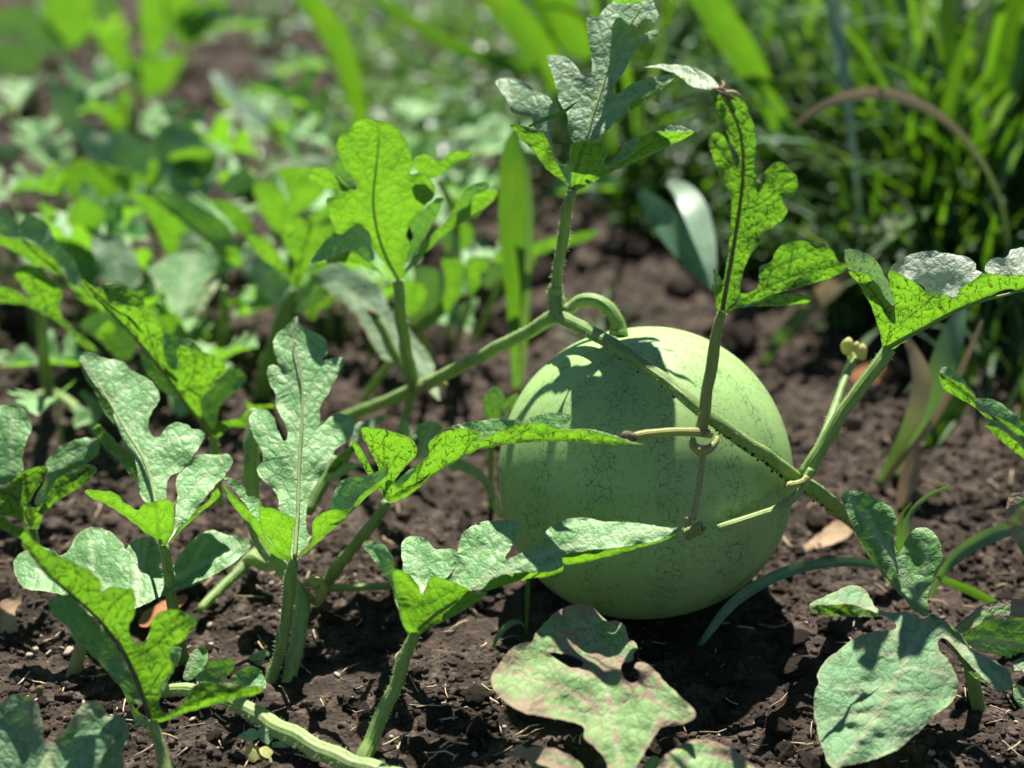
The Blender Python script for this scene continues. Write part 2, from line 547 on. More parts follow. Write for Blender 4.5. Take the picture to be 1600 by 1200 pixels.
def cr(pts, step, closed=False, dims=2):
    """Catmull-Rom (centripetal) curve through pts, resampled about every `step` units of the first two columns"""
    p = np.asarray(pts, float)
    n = len(p)
    res = []
    rng = range(n) if closed else range(n - 1)
    for i in rng:
        if closed:
            p0, p1, p2, p3 = p[(i - 1) % n], p[i], p[(i + 1) % n], p[(i + 2) % n]
        else:
            p1, p2 = p[i], p[i + 1]
            p0 = p[i - 1] if i > 0 else 2 * p1 - p2
            p3 = p[i + 2] if i + 2 < n else 2 * p2 - p1
        d = lambda a, c: max(1e-6, np.linalg.norm((a - c)[:2])) ** 0.5
        t0 = 0; t1 = d(p0, p1); t2 = t1 + d(p1, p2); t3 = t2 + d(p2, p3)
        k = max(1, int(round(np.linalg.norm((p2 - p1)[:2]) / step)))
        for s in range(k):
            t = t1 + (t2 - t1) * s / k
            A1 = (t1 - t) / (t1 - t0) * p0 + (t - t0) / (t1 - t0) * p1
            A2 = (t2 - t) / (t2 - t1) * p1 + (t - t1) / (t2 - t1) * p2
            A3 = (t3 - t) / (t3 - t2) * p2 + (t - t2) / (t3 - t2) * p3
            B1 = (t2 - t) / (t2 - t0) * A1 + (t - t0) / (t2 - t0) * A2
            B2 = (t3 - t) / (t3 - t1) * A2 + (t - t1) / (t3 - t1) * A3
            res.append((t2 - t) / (t2 - t1) * B1 + (t - t1) / (t2 - t1) * B2)
    if not closed:
        res.append(p[-1])
    return np.array(res)


def seg_dist(pt, poly, closed=False):
    """distance of many points to a polyline; also index and fraction of the closest place"""
    a = poly if closed else poly[:-1]
    c = np.roll(poly, -1, 0) if closed else poly[1:]
    best = np.full(len(pt), 1e9); bi = np.zeros(len(pt), int); bf = np.zeros(len(pt))
    for i in range(len(a)):
        ab = (c[i] - a[i])[:2]
        L = max(1e-9, ab @ ab)
        f = np.clip(((pt - a[i][:2]) @ ab) / L, 0, 1)
        d = np.linalg.norm(pt - (a[i][:2] + f[:, None] * ab), axis=1)
        k = d < best
        best[k] = d[k]; bi[k] = i; bf[k] = f[k]
    return best, bi, bf


def inside(pt, poly):
    x, y = pt[:, 0], pt[:, 1]
    r = np.zeros(len(pt), bool)
    j = len(poly) - 1
    for i in range(len(poly)):
        xi, yi = poly[i]; xj, yj = poly[j]
        c = ((yi > y) != (yj > y)) & (x < (xj - xi) * (y - yi) / (yj - yi + 1e-12) + xi)
        r ^= c
        j = i
    return r


def pts(s):
    return [tuple(float(q) for q in w.split(',')) for w in s.split()]


def sheet_mesh(poly, sp, holes=()):
    """triangulate the inside of a closed outline with an even net of inner points"""
    loops = [cr(poly, sp, True)] + [cr(h, sp, True) for h in holes]
    # margins are never quite smooth
    for L in loops:
        jx = pnoise(L[:, 0] / 11, L[:, 1] / 11, 61); jy = pnoise(L[:, 0] / 11, L[:, 1] / 11, 67)
        L += np.stack([jx, jy], -1) * min(3.2, sp * 0.6)
    lo = loops[0].min(0); hi = loops[0].max(0)
    gx = np.arange(lo[0], hi[0], sp)
    rows = []
    for k, yy in enumerate(np.arange(lo[1], hi[1], sp * 0.866)):
        rows.append(np.stack([gx + (sp / 2 if k % 2 else 0), np.full(len(gx), yy)], -1))
    g = np.concatenate(rows) if rows else np.zeros((0, 2))
    g = g + RNG.uniform(-0.12, 0.12, g.shape) * sp
    k = inside(g, loops[0])
    for h in loops[1:]:
        k &= ~inside(g, h)
    g = g[k]
    for L in loops:
        if len(g):
            d, _, _ = seg_dist(g, L, True)
            g = g[d > 0.6 * sp]
    v = []; e = []
    for L in loops:
        s = len(v)
        v += [tuple(q) for q in L]
        e += [(s + i, s + (i + 1) % len(L)) for i in range(len(L))]
    v += [tuple(q) for q in g]
    ov, oe, of, *_ = delaunay_2d_cdt([Vector(q) for q in v], e, [], 0, 1e-4)
    V = np.array([(q[0], q[1]) for q in ov])
    F = np.array([tuple(f) for f in of if len(f) == 3])
    cen = V[F].mean(1)
    k = inside(cen, loops[0])
    for h in loops[1:]:
        k &= ~inside(cen, h)
    return V, F[k], loops


_leaf_no = [0]


def make_leaf(parent, keel, sheets, veins=(), mat='leaf', sp=4.5, rip=0.32, label=None, name='leaf', dents=()):
    """one leaf blade. keel: midrib marks (x, y, Y); sheets: (face, outline, rise, spread[, holes]) that join at the keel.
    face T shows its upper side to the path, U its underside"""
    _leaf_no[0] += 1
    seed = _leaf_no[0]
    K = np.asarray(keel, float)
    if len(K) > 2:
        K = cr(K, 12)
    vl = [cr(pts(v), 5) if isinstance(v, str) else cr(v, 5) for v in veins]
    vl.append(K[:, :2])
    VV = []; FF = []; av = []; ae = []; al = []; ar = []
    for sh in sheets:
        face, outline = sh[0], pts(sh[1])
        g = sh[2] if len(sh) > 2 and sh[2] is not None else (5.0 if face == 'T' else -1.6)
        h = sh[3] if len(sh) > 3 and sh[3] is not None else 0.0
        holes = [pts(q) for q in sh[4]] if len(sh) > 4 else ()
        V, F, loops = sheet_mesh(outline, sp, holes)
        KS = np.asarray(sh[5], float) if len(sh) > 5 else K
        d, bi, bf = seg_dist(V, KS)
        q = KS[bi] + (KS[np.minimum(bi + 1, len(KS) - 1)] - KS[bi]) * bf[:, None]
        Y = q[:, 2] + g * (q[:, 1] - V[:, 1]) / 100.0 + h * d / 100.0
        w = np.minimum(1, d / 25.0)
        Y = Y + w * rip * (1.7 * pnoise(V[:, 0] / 85, V[:, 1] / 85, seed) + 0.6 * pnoise(V[:, 0] / 38, V[:, 1] / 38, seed + 50)
                           + 0.12 * pnoise(V[:, 0] / 16, V[:, 1] / 16, seed + 90))
        eb = np.full(len(V), 1e9)
        for L in loops:
            eb = np.minimum(eb, seg_dist(V, L, True)[0])
        # margins roll a little
        Y = Y + 0.35 * np.exp(-eb / 7.0) * (pnoise(V[:, 0] / 34, V[:, 1] / 34, seed + 130) * 1.6) * w
        for (dx, dy, dr, da) in dents:
            rr = ((V[:, 0] - dx) / (dr * 1.6)) ** 2 + ((V[:, 1] - dy) / dr) ** 2
            Y = Y + 0.2 * da * np.exp(-rr) * np.clip((V[:, 1] - dy) / dr, -1, 1)
        W = P(V[:, 0], V[:, 1], Y)
        vd = np.full(len(V), 1e9)
        for L in vl:
            if len(L) > 1:
                vd = np.minimum(vd, seg_dist(V, L)[0])
        kd = seg_dist(V, K)[0] if len(K) > 1 else vd
        vein = np.maximum(np.clip(1 - kd / 7.5, 0, 1), 0.85 * np.clip(1 - vd / 5.6, 0, 1))
        # winding: T shows its front to the camera
        a = W[F[:, 1]] - W[F[:, 0]]; c = W[F[:, 2]] - W[F[:, 0]]
        nn = np.cross(a, c); vw = CAM - W[F[:, 0]]
        s = np.sign((nn * vw).sum(1))
        want = 1 if face == 'T' else -1
        fl = s != want
        F = F.copy(); F[fl] = F[fl][:, ::-1]
        o = sum(len(z) for z in VV)
        VV.append(W); FF.append(F + o); av.append(vein)
        ae.append(np.clip(1 - eb / 2.6, 0, 1)); ar.append(np.exp(-eb / 9.0))
        k = 100 * px_size(V[:, 0], V[:, 1], Y)
        al.append(np.stack([V[:, 0] * k.mean(), V[:, 1] * k.mean(), np.full(len(V), seed * 3.7 + (0.0 if face == 'T' else 1.9))], -1))
    ob = mesh_obj(name, np.concatenate(VV), np.concatenate(FF), M[mat], parent,
                  attrs={'vein': np.concatenate(av), 'edge': np.concatenate(ae), 'rim': np.concatenate(ar), 'luv': np.concatenate(al)})
    if label:
        ob['label'] = label
    return ob


def tube_geo(W, R, n=10, cap=True, ridges=0.0):
    """round stem through points W with radii R"""
    W = np.asarray(W, float); R = np.asarray(R, float)
    T = np.gradient(W, axis=0); T /= np.linalg.norm(T, axis=1)[:, None] + 1e-12
    ref = np.array([0.3, 1.0, 0.2])
    a = np.cross(T[0], ref); a /= np.linalg.norm(a)
    V = []; L = []
    ln = 0
    for i in range(len(W)):
        a = a - T[i] * (a @ T[i]); a /= np.linalg.norm(a) + 1e-12
        c = np.cross(T[i], a)
        if i:
            ln += np.linalg.norm(W[i] - W[i - 1])
        for k in range(n):
            t = 2 * math.pi * k / n
            rr = R[i] * (1 + (ridges if k % 2 else -ridges))
            V.append(W[i] + rr * (math.cos(t) * a + math.sin(t) * c))
            L.append((k / n * 10, ln * 100, 0))
    F = []
    for i in range(len(W) - 1):
        for k in range(n):
            F.append((i * n + k, i * n + (k + 1) % n, (i + 1) * n + (k + 1) % n, (i + 1) * n + k))
    if cap:
        F.append(tuple(range(n))[::-1])
        F.append(tuple(range((len(W) - 1) * n, len(W) * n)))
    return np.array(V), F, np.array(L), T


def path3(marks, step=7):
    c = cr(np.asarray(marks, float), step)
    return P(c[:, 0], c[:, 1], c[:, 2]), c[:, 3] * px_size(c[:, 0], c[:, 1], c[:, 2])


def hairs(W, R, T, dens=900, ln=0.0030, rnd=None):
    """short fine hairs standing off a stem, as slim triangles"""
    rnd = rnd or RNG
    V = []; F = []
    for i in range(len(W) - 1):
        L = np.linalg.norm(W[i + 1] - W[i])
        for _ in range(rnd.poisson(2.2 * dens * L)):
            f = rnd.random()
            p = W[i] + f * (W[i + 1] - W[i]); r = R[i]
            d = rnd.normal(size=3); d -= T[i] * (d @ T[i]); d /= np.linalg.norm(d) + 1e-9
            tip = d * (r + ln * rnd.uniform(0.4, 1.1)) + T[i] * rnd.normal() * 0.0007 + np.array([0, 0, -0.0002])
            s = T[i] * 0.00022
            q = len(V)
            V += [p + d * r * 0.9 - s, p + d * r * 0.9 + s, p + tip]
            F.append((q, q + 1, q + 2))
    return V, F


def make_tube(name, parent, marks, mat='stem', hair=0, ridges=0.0, step=7, n=10, label=None, hair_len=0.0028):
    W, R = path3(marks, step)
    _leaf_no[0] += 1
    q = np.concatenate([[0], np.cumsum(np.linalg.norm(np.diff(W, axis=0), axis=1))])
    R = R * (1 + 0.10 * pnoise(q * 55, q * 0 + 0.37, _leaf_no[0]) + 0.08 * pnoise(q * 190, q * 0 + 0.77, _leaf_no[0]))
    e = np.minimum(1, np.minimum(q, q[-1] - q) / 0.01)[:, None]
    W = W + e * (R[:, None] * 0.28) * np.stack([pnoise(q * 45, q * 0 + k, _leaf_no[0] + 7) for k in (0.2, 3.3, 5.1)], -1)
    V, F, L, T = tube_geo(W, R, n, True, ridges)
    o = mesh_obj(name, V, F, M[mat], parent, attrs={'luv': L})
    if hair:
        hv, hf = hairs(W, R, T, hair, hair_len)
        if hf:
            n0 = len(o.data.vertices)
            bmv = np.array(hv)
            tot = np.zeros(3); p = parent
            while p is not None:
                tot += np.array(p.location); p = p.parent
            me = o.data
            bm = bmesh.new(); bm.from_mesh(me)
            vs = [bm.verts.new(tuple(q - tot)) for q in bmv]
            for f in hf:
                fc = bm.faces.new([vs[i] for i in f]); fc.material_index = 1
            bm.to_mesh(me); bm.free()
            me.materials.append(M['hair'])
    if label:
        o['label'] = label
    return o


def make_ribbon(name, parent, marks, mat='grass', fold=0.12, step=8, twist=0.0, root_loc=None, tip0=0.0):
    """grass blade: marks (x, y, Y, width_px); a shallow gutter of five strips"""
    c = cr(np.asarray(marks, float), step)
    t = np.gradient(c[:, :2], axis=0); t /= np.linalg.norm(t, axis=1)[:, None] + 1e-9
    nrm = np.stack([-t[:, 1], t[:, 0]], -1)
    V = []; L = []
    us = np.array([-1, -0.5, 0, 0.5, 1.0])
    ln = 0
    N = len(c)
    for i in range(N):
        w = c[i, 3] / 2
        k = float(px_size(c[i, 0], c[i, 1], c[i, 2])) * 100
        if i:
            ln += np.linalg.norm(c[i, :2] - c[i - 1, :2]) * k
        for u in us:
            x = c[i, 0] + nrm[i, 0] * w * u; y = c[i, 1] + nrm[i, 1] * w * u
            Y = c[i, 2] - fold * abs(u) * 2 * w * k + twist * u * w * k
            V.append(P(x, y, Y)); L.append((u, ln, i / (N - 1)))
    F = []
    for i in range(N - 1):
        for j in range(4):
            F.append((i * 5 + j, i * 5 + j + 1, i * 5 + 6 + j, i * 5 + 5 + j))
    return mesh_obj(name, V, F, M[mat], parent, attrs={'luv': np.array(L)}, root_loc=root_loc)


def ico(sub=1):
    bm = bmesh.new()
    bmesh.ops.create_icosphere(bm, subdivisions=sub, radius=1.0)
    v = np.array([q.co[:] for q in bm.verts]); f = np.array([[q.index for q in g.verts] for g in bm.faces])
    bm.free()
    return v, f

# ------------------------------------------------------------------ the ground
def axis(lo, hi, fine_lo, fine_hi, d):
    a = list(np.arange(fine_lo, fine_hi, d))
    s = d; q = fine_hi
    up = []
    while q < hi:
        up.append(q); s *= 1.12; q += s
    up.append(hi)
    s = d; q = fine_lo; dn = []
    while q > lo:
        s *= 1.12; q -= s; dn.append(max(q, lo))
    return np.array(dn[::-1] + a + up)


gx = axis(-40, 40, -0.62, 0.62, 0.0038)
gy = axis(-12, 60, -0.36, 0.62, 0.0038)
GX, GY = np.meshgrid(gx, gy)
GZ = ground_h(GX, GY)
far = np.clip((np.hypot(GX, GY) - 3.0) / 5.0, 0, 1)
GZ = GZ * (1 - 0.5 * far)
nx, ny = len(gx), len(gy)
gv = np.stack([GX.ravel(), GY.ravel(), GZ.ravel()], -1)
ii, jj = np.meshgrid(np.arange(nx - 1), np.arange(ny - 1))
k0 = (jj * nx + ii).ravel()
gf = np.stack([k0, k0 + 1, k0 + nx + 1, k0 + nx], -1)
me = bpy.data.meshes.new('ground')
me.vertices.add(len(gv)); me.vertices.foreach_set('co', gv.astype(np.float32).ravel())
me.loops.add(gf.size); me.loops.foreach_set('vertex_index', gf.astype(np.int32).ravel())
me.polygons.add(len(gf)); me.polygons.foreach_set('loop_start', np.arange(0, gf.size, 4, dtype=np.int32))
me.polygons.foreach_set('use_smooth', np.ones(len(gf), bool))
me.update(calc_edges=True)
me.materials.append(M['soil'])
ground = bpy.data.objects.new('ground', me)
COL.objects.link(ground)
ground['kind'] = 'structure'


def fast_mesh(name, v, f, mat, per=3):
    me = bpy.data.meshes.new(name)
    me.vertices.add(len(v)); me.vertices.foreach_set('co', np.asarray(v, np.float32).ravel())
    f = np.asarray(f, np.int32)
    me.loops.add(f.size); me.loops.foreach_set('vertex_index', f.ravel())
    me.polygons.add(len(f)); me.polygons.foreach_set('loop_start', np.arange(0, f.size, per, dtype=np.int32))
    me.update(calc_edges=True)
    if mat is not None:
        me.materials.append(mat)
    o = bpy.data.objects.new(name, me)
    COL.objects.link(o)
    return o


# crumbs of soil: countless, one mass
iv, if_ = ico(1)


def crumbs(n, xs, ys, smin, smax, power, seed):
    r = np.random.default_rng(seed)
    x = r.uniform(*xs, n); y = r.uniform(*ys, n)
    cl = pnoise(x * 7, y * 7, 31) + 0.5 * pnoise(x * 25, y * 25, 33)
    k = cl + r.normal(0, 0.28, n) > -0.05
    x, y = x[k], y[k]; n = len(x)
    s = smin * (smax / smin) ** (r.random(n) ** power)
    z = ground_h(x, y) + s * 0.12
    v = iv[None] * s[:, None, None] * r.uniform(0.45, 1.3, (n, 1, 3)) * r.uniform(0.55, 1.3, (n, len(iv), 1))
    a = r.uniform(0, 6.28, n); ca, sa = np.cos(a), np.sin(a)
    vx = v[..., 0] * ca[:, None] - v[..., 1] * sa[:, None]; vy = v[..., 0] * sa[:, None] + v[..., 1] * ca[:, None]
    v = np.stack([vx + x[:, None], vy + y[:, None], v[..., 2] * 0.8 + z[:, None]], -1).reshape(-1, 3)
    f = (if_[None] + (np.arange(n) * len(iv))[:, None, None]).reshape(-1, 3)
    return v, f


cv = []; cf = []
for args in ((30000, (-0.55, 0.62), (-0.36, 0.30), 0.0010, 0.0052, 2.0, 1),
             (8000, (-0.6, 0.7), (-0.36, 0.6), 0.003, 0.0085, 2.2, 2),
             (9000, (-1.2, 1.4), (0.3, 2.4), 0.004, 0.020, 1.8, 3)):
    v, f = crumbs(*args)
    cf.append(f + sum(len(q) for q in cv)); cv.append(v)
o = fast_mesh('soil_crumbs', np.concatenate(cv), np.concatenate(cf), M['clod'])
o['kind'] = 'stuff'
o['label'] = 'loose brown crumbs of garden soil'

v, f = crumbs(4200, (-0.55, 0.62), (-0.36, 0.45), 0.0007, 0.0024, 2.0, 5)
o = fast_mesh('grit', v, f, M['stone'])
o['kind'] = 'stuff'
o['label'] = 'fine pale grit in the soil'

# clods one could pick up
iv2, if2 = ico(3)


def clod_mesh(seed, rough=0.34):
    r = np.random.default_rng(seed)
    v = iv2.copy()
    n = pnoise(v[:, 0] * 1.6 + seed, v[:, 1] * 1.6 + v[:, 2], seed) + 0.5 * pnoise(v[:, 0] * 3.7, v[:, 2] * 3.7 + v[:, 1] * 2, seed + 3)
    n2 = pnoise(v[:, 0] * 7 + v[:, 2] * 3, v[:, 1] * 7 - v[:, 2] * 4, seed + 5)
    v = v * (1 + rough * 1.5 * n + 0.22 * n2 + r.uniform(-0.035, 0.035, len(v)))[:, None]
    # broken flat faces
    for _ in range(7):
        d = r.normal(size=3); d /= np.linalg.norm(d); lim = r.uniform(0.55, 0.85)
        q = v @ d - lim
        v = v - np.maximum(q, 0)[:, None] * d * 0.85
    v[:, 2] *= 0.75
    return v


clod_data = []
for k in range(7):
    me = bpy.data.meshes.new('soil_clod')
    me.from_pydata([tuple(q) for q in clod_mesh(40 + k)], [], [tuple(int(i) for i in f) for f in if2])
    me.materials.append(M['clod']); me.update()
    clod_data.append(me)
peb_data = []
for k in range(3):
    me = bpy.data.meshes.new('pebble')
    me.from_pydata([tuple(q) for q in clod_mesh(90 + k, 0.16)], [], [tuple(int(i) for i in f) for f in if2])
    me.polygons.foreach_set('use_smooth', np.ones(len(me.polygons), bool))
    me.materials.append(M['stone']); me.update()
    peb_data.append(me)


def put(data, name, x, y, s, zf, label, cat, group=None, k=None):
    o = bpy.data.objects.new(name, data)
    COL.objects.link(o)
    o.location = (x, y, float(ground_h(x, y)) + s * zf)
    o.rotation_euler = (RNG.uniform(-0.4, 0.4), RNG.uniform(-0.4, 0.4), RNG.uniform(0, 6.28))
    o.scale = (s * RNG.uniform(0.8, 1.3), s * RNG.uniform(0.8, 1.2), s * RNG.uniform(0.7, 1.05))
    tag(o, label, cat, group)
    return o


# the clods the path shows one by one: (x, y, radius px)
special = [(748, 1165, 24, 'dark squarish clod of soil by the bottom edge, left of the dusty leaf'),
           (1230, 1022, 26, 'dark blocky clod of soil to the right of the thin bent grass blade'),
           (1290, 997, 14, 'round dark clod lying behind the big drooping leaf'),
           (1095, 1052, 22, 'dark clod at the foot of the bent bluish grass blade'),
           (1122, 1075, 20, 'flat dark clod just in front of the bent grass blade'),
           (1240, 1062, 22, 'crumbly clod beside the left edge of the drooping leaf'),
           (1215, 1150, 26, 'dark clod in the bottom edge shade left of the drooping leaf'),
           (742, 1112, 20, 'pale flat clod standing on edge left of the dusty leaf'),
           (650, 1068, 11, 'small tan clod behind the slanting hairy leaf stalk')]
for i, (x, y, rp, lb) in enumerate(special):
    g = Pg(x, y)
    s = rp * float(np.linalg.norm(g - CAM)) / FPX
    put(clod_data[i % 7], 'soil_clod', g[0], g[1], s, 0.45, lb, 'soil clod')
n = 0
while n < 130:
    x, y = RNG.uniform(-20, 1620), RNG.uniform(560, 1200) ** 1.0
    if 770 < x < 1245 and 640 < y < 990:
        continue
    g = Pg(x, y)
    s = RNG.uniform(0.004, 0.0095) * (1.0 if RNG.random() < 0.85 else 1.5)
    put(clod_data[int(RNG.integers(7))], 'soil_clod', g[0], g[1], s, 0.35, 'small brown clod of crumbly soil lying on the bare ground', 'soil clod',
        'small clods scattered over the ground')
    n += 1
for n in range(70):
    x, y = RNG.uniform(-20, 1620), RNG.uniform(300, 570)
    g = Pg(x, y)
    put(clod_data[int(RNG.integers(7))], 'soil_clod', g[0], g[1], RNG.uniform(0.012, 0.034), 0.3,
        'brown clod of dry soil out of focus behind the melon', 'soil clod', 'blurred clods behind the melon')
for n in range(55):
    x, y = RNG.uniform(-20, 1620), RNG.uniform(880, 1210)
    if 800 < x < 1215 and y < 985:
        continue
    g = Pg(x, y)
    put(peb_data[int(RNG.integers(3))], 'pebble', g[0], g[1], RNG.uniform(0.0014, 0.0038), 0.3,
        'tiny pale tan pebble on the dark soil', 'pebble', 'pale pebbles in the soil')
for (x, y, rp, lb) in [(54, 1012, 9, 'pale pebble left of the leaf stalk at the left edge'), (45, 1020, 8, 'tan pebble below another at the left edge'),
                       (107, 1020, 10, 'grey pebble just left of the yellow green leaf stalk'), (28, 1063, 9, 'pale pebble near the bottom left corner'),
                       (1060, 783, 0, '')][:4]:
    g = Pg(x, y)
    put(peb_data[0], 'pebble', g[0], g[1], rp * 1.15 / FPX, 0.3, lb, 'pebble')

# straw and dead stalk bits
st_v = []; st_f = []
for n in range(420):
    x, y = RNG.uniform(-40, 1640), RNG.uniform(640, 1215)
    if 790 < x < 1225 and 640 < y < 985:
        continue
    g = Pg(x, y)
    L = RNG.uniform(0.006, 0.028); a = RNG.uniform(0, 6.28); w = RNG.uniform(0.0003, 0.0009)
    ts = np.linspace(-0.5, 0.5, 4)
    bend = RNG.uniform(-0.25, 0.25)
    px_ = g[0] + L * (ts * math.cos(a) - bend * ts ** 2 * math.sin(a)); py_ = g[1] + L * (ts * math.sin(a) + bend * ts ** 2 * math.cos(a))
    pz = ground_h(px_, py_) + 0.0016 + RNG.uniform(0, 0.004)
    V, F, _, _ = tube_geo(np.stack([px_, py_, pz], -1), np.full(4, w), 4)
    F = [f for f in F if len(f) == 4]
    o0 = sum(len(q) for q in st_v)
    st_v.append(V); st_f += [tuple(i + o0 for i in f) for f in F]
o = mesh_obj('straw_bits', np.concatenate(st_v), st_f, M['straw'])
o['kind'] = 'stuff'
o['label'] = 'thin dry straw and root bits lying on the soil'

# ------------------------------------------------------------------ the melon
MC = np.array([0.1105, 0.0, 0.1185])
melon = thing('watermelon', 'round pale green watermelon with dark crackled veins resting on the soil', 'watermelon', (MC[0], MC[1], 0.0))
uu = np.linspace(0, math.pi, 65); vv = np.linspace(0, 2 * math.pi, 97)[:-1]
ax_tilt = Matrix.Rotation(math.radians(-9), 3, 'Y') @ Matrix.Rotation(math.radians(-14), 3, 'X')
mv = []; mf = []
for a in uu:
    ct = math.cos(a); s = math.sin(a)
    r = 0.1215 * s ** 0.93 * (1 - 0.035 * ct)
    z = (0.1225 if ct > 0 else 0.1175) * 1.0 * math.copysign(abs(ct) ** 0.95, ct)
    dim = 0.006 * math.exp(-(s / 0.14) ** 2) if ct > 0 else 0.0
    for t in vv:
        q = Vector((r * math.cos(t) * (1 + 0.004 * math.cos(12 * t) * s), r * math.sin(t) * (1 + 0.004 * math.cos(12 * t) * s), z - dim))
        mv.append(tuple(ax_tilt @ q))
nv = len(vv)
for i in range(len(uu) - 1):
    for k in range(nv):
        mf.append((i * nv + k, (i + 1) * nv + k, (i + 1) * nv + (k + 1) % nv, i * nv + (k + 1) % nv))
mv = np.array(mv)
# sits on the soil
MZ = -mv[:, 2].min() - 0.004
rind = mesh_obj('rind', mv, mf, M['rind'])
rind.parent = melon
rind.location = (0, 0, MZ)
top = np.array((ax_tilt @ Vector((0, 0, 0.1105)))[:]) + np.array([MC[0], 0, MZ])
TOPY = top[1] * 100
print('melon top', top, 'px', [800 + FPX * top[0] / ((top[1] - CAM[1]) * _F[1] + (top[2] - CAM[2]) * _F[2])],
      600 - FPX * ((top[1] - CAM[1]) * _U[1] + (top[2] - CAM[2]) * _U[2]) / ((top[1] - CAM[1]) * _F[1] + (top[2] - CAM[2]) * _F[2]))

# ------------------------------------------------------------------ the fruit stalk
make_tube('fruit_stalk', melon, [(966, 524, TOPY - 0.5, 16), (966, 514, TOPY - 0.2, 13), (962, 498, TOPY, 11), (950, 480, TOPY + 0.6, 11), (930, 470, TOPY + 1.2, 10.5),
                                 (908, 470, TOPY + 1.6, 10), (892, 480, TOPY + 1.6, 9), (880, 486, TOPY + 1.3, 8)], 'stem', hair=900, step=5, ridges=0.03)


def plant(label, x, y, group='watermelon plants in the bed'):
    g = Pg(x, y)
    return thing('watermelon_vine', label, 'watermelon vine', (g[0], g[1], 0.0), group)


# ================================================================== main vine, over the melon
VA = plant('long hairy watermelon vine trailing across the front of the pale green melon', 1400, 925)
make_tube('vine_stem', VA, [(500, 672, 29, 9), (560, 644, 21, 9), (600, 628, 17, 9), (650, 607, 14.5, 9.5), (700, 583, 11, 9), (760, 551, 8, 9.5), (820, 521, 6, 10),
                            (872, 494, 4.2, 11), (900, 507, 2.0, 11), (950, 533, -2.5, 11), (1000, 567, -6.6, 11), (1050, 603, -9.6, 11), (1095, 640, -11.6, 11),
                            (1140, 675, -12.2, 11), (1190, 708, -10.6, 11.5), (1240, 745, -7.6, 12), (1290, 780, -3.5, 12.5), (1335, 815, -0.5, 13),
                            (1380, 860, 0.5, 13), (1410, 905, 1.0, 12)], 'stem', hair=1500, ridges=0.05, n=12, hair_len=0.002)
# soil caught on the underside of the vine
gv_ = []; gf_ = []
W, R = path3([(950, 533, -2.5, 11), (1000, 567, -6.6, 11), (1050, 603, -9.6, 11), (1095, 640, -11.6, 11), (1140, 675, -12.2, 11), (1190, 708, -10.6, 11.5),
              (1240, 745, -7.6, 12), (1290, 780, -3.5, 12.5), (1335, 815, -0.5, 13)], 3)
for i in range(len(W)):
    for _ in range(RNG.poisson(1.5)):
        s = RNG.uniform(0.0005, 0.0015)
        p = W[i] + np.array([RNG.normal() * 0.0015, -R[i] * 0.45 + RNG.normal() * 0.0012, -R[i] * 0.8 + RNG.normal() * 0.0006])
        o0 = sum(len(q) for q in gv_)
        gv_.append(p + iv * s * RNG.uniform(0.6, 1.3, (len(iv), 1))); gf_ += [tuple(int(q) + o0 for q in f) for f in if_]
o = mesh_obj('soil_grains', np.concatenate(gv_), gf_, M['clod'], VA)
o['kind'] = 'stuff'
# knot where the fruit stalk leaves
make_tube('node', VA, [(868, 445, 5, 10), (868, 462, 5, 13), (872, 480, 4.6, 15), (874, 494, 4.2, 13), (874, 504, 4, 7)], 'stem', hair=1500, step=4)

# --- big silvery leaf above the melon
L10 = make_leaf(VA, [(894, 297, 4.2), (905, 250, 5.2), (916, 217, 6.0), (932, 165, 7.9), (950, 112, 9.9), (970, 67, 11.6), (990, 32, 13), (1010, 0, 14.2)], [
    ('T', '897,222 890,212 887,200 887,180 875,162 870,140 860,107 854,87 867,86 885,89 897,100 910,114 922,116 925,100 921,72 917,40 920,24 935,25 945,12 958,4 967,-8 1015,-8 1022,7 1029,25 1020,35 1007,28 990,57 992,61 1007,52 1032,45 1025,57 1000,72 987,90 970,120 957,140 959,149 975,140 995,127 1025,120 1055,117 1050,125 1020,142 985,160 980,175 957,195 935,217 915,226', 4.8, 0.4),
    ('T', '775,127 800,121 822,130 836,142 855,150 866,165 865,187 860,202 862,220 867,240 880,257 890,247 892,225 898,250 898,282 894,297 880,282 862,245 855,215 832,197 830,185 800,175 795,160 782,142', 5.0, 2.5),
    ('U', '797,194 810,195 845,205 857,222 867,245 880,272 894,298 880,285 855,265 832,235 812,215', -0.6, 1.5, (), [(894, 298, 4.2), (885, 290, 4.2)]),
    ('U', '891,227 905,220 935,220 947,225 950,240 943,255 948,261 975,247 990,235 997,215 1022,205 1050,206 1085,207 1050,226 1000,250 950,272 912,292 895,299 892,265', -1.6, -1.0, (), [(894, 298, 4.2), (902, 290, 4.2)]),
    ('T', '948,262 965,240 980,222 995,213 1022,204 1030,197 1062,196 1086,207 1050,210 1020,210 1000,222 990,238 970,252', 3.5, -1.0),
    ('U', '1055,118 1037,137 1012,156 985,172 983,163 1020,141 1040,129', -3.0, 1.0),
], ['932,165 905,140 880,110', '950,112 985,125 1040,120', '970,67 1000,58 1028,48', '916,217 880,190', '950,112 935,75', '925,190 960,165 980,160', '896,280 860,210 820,160 790,130',
    '905,290 920,255 925,225', '910,288 960,262 1020,225 1075,208'], 'leaf_grey', label='large silvery lobed leaf standing above the melon stalk', sp=4)
make_leaf(L10, [(985, 2, 13.6), (985, -40, 10.4), (985, -120, 8.6)], [  # added lobe, unseen above the frame, shaped to cast shade on the melon
    ('U', '1016,-2 1036,-22 1050,-48 1042,-76 1016,-92 985,-82 968,-104 925,-112 885,-100 872,-84 840,-92 805,-70 792,-42 812,-26 850,-34 868,-44 880,-30 905,-22 935,-20 958,3', -1.0, 0.0)],
    ['985,0 940,-50 850,-60', '955,-40 1015,-60'], 'leaf_grey', name='shade_lobe', sp=5)
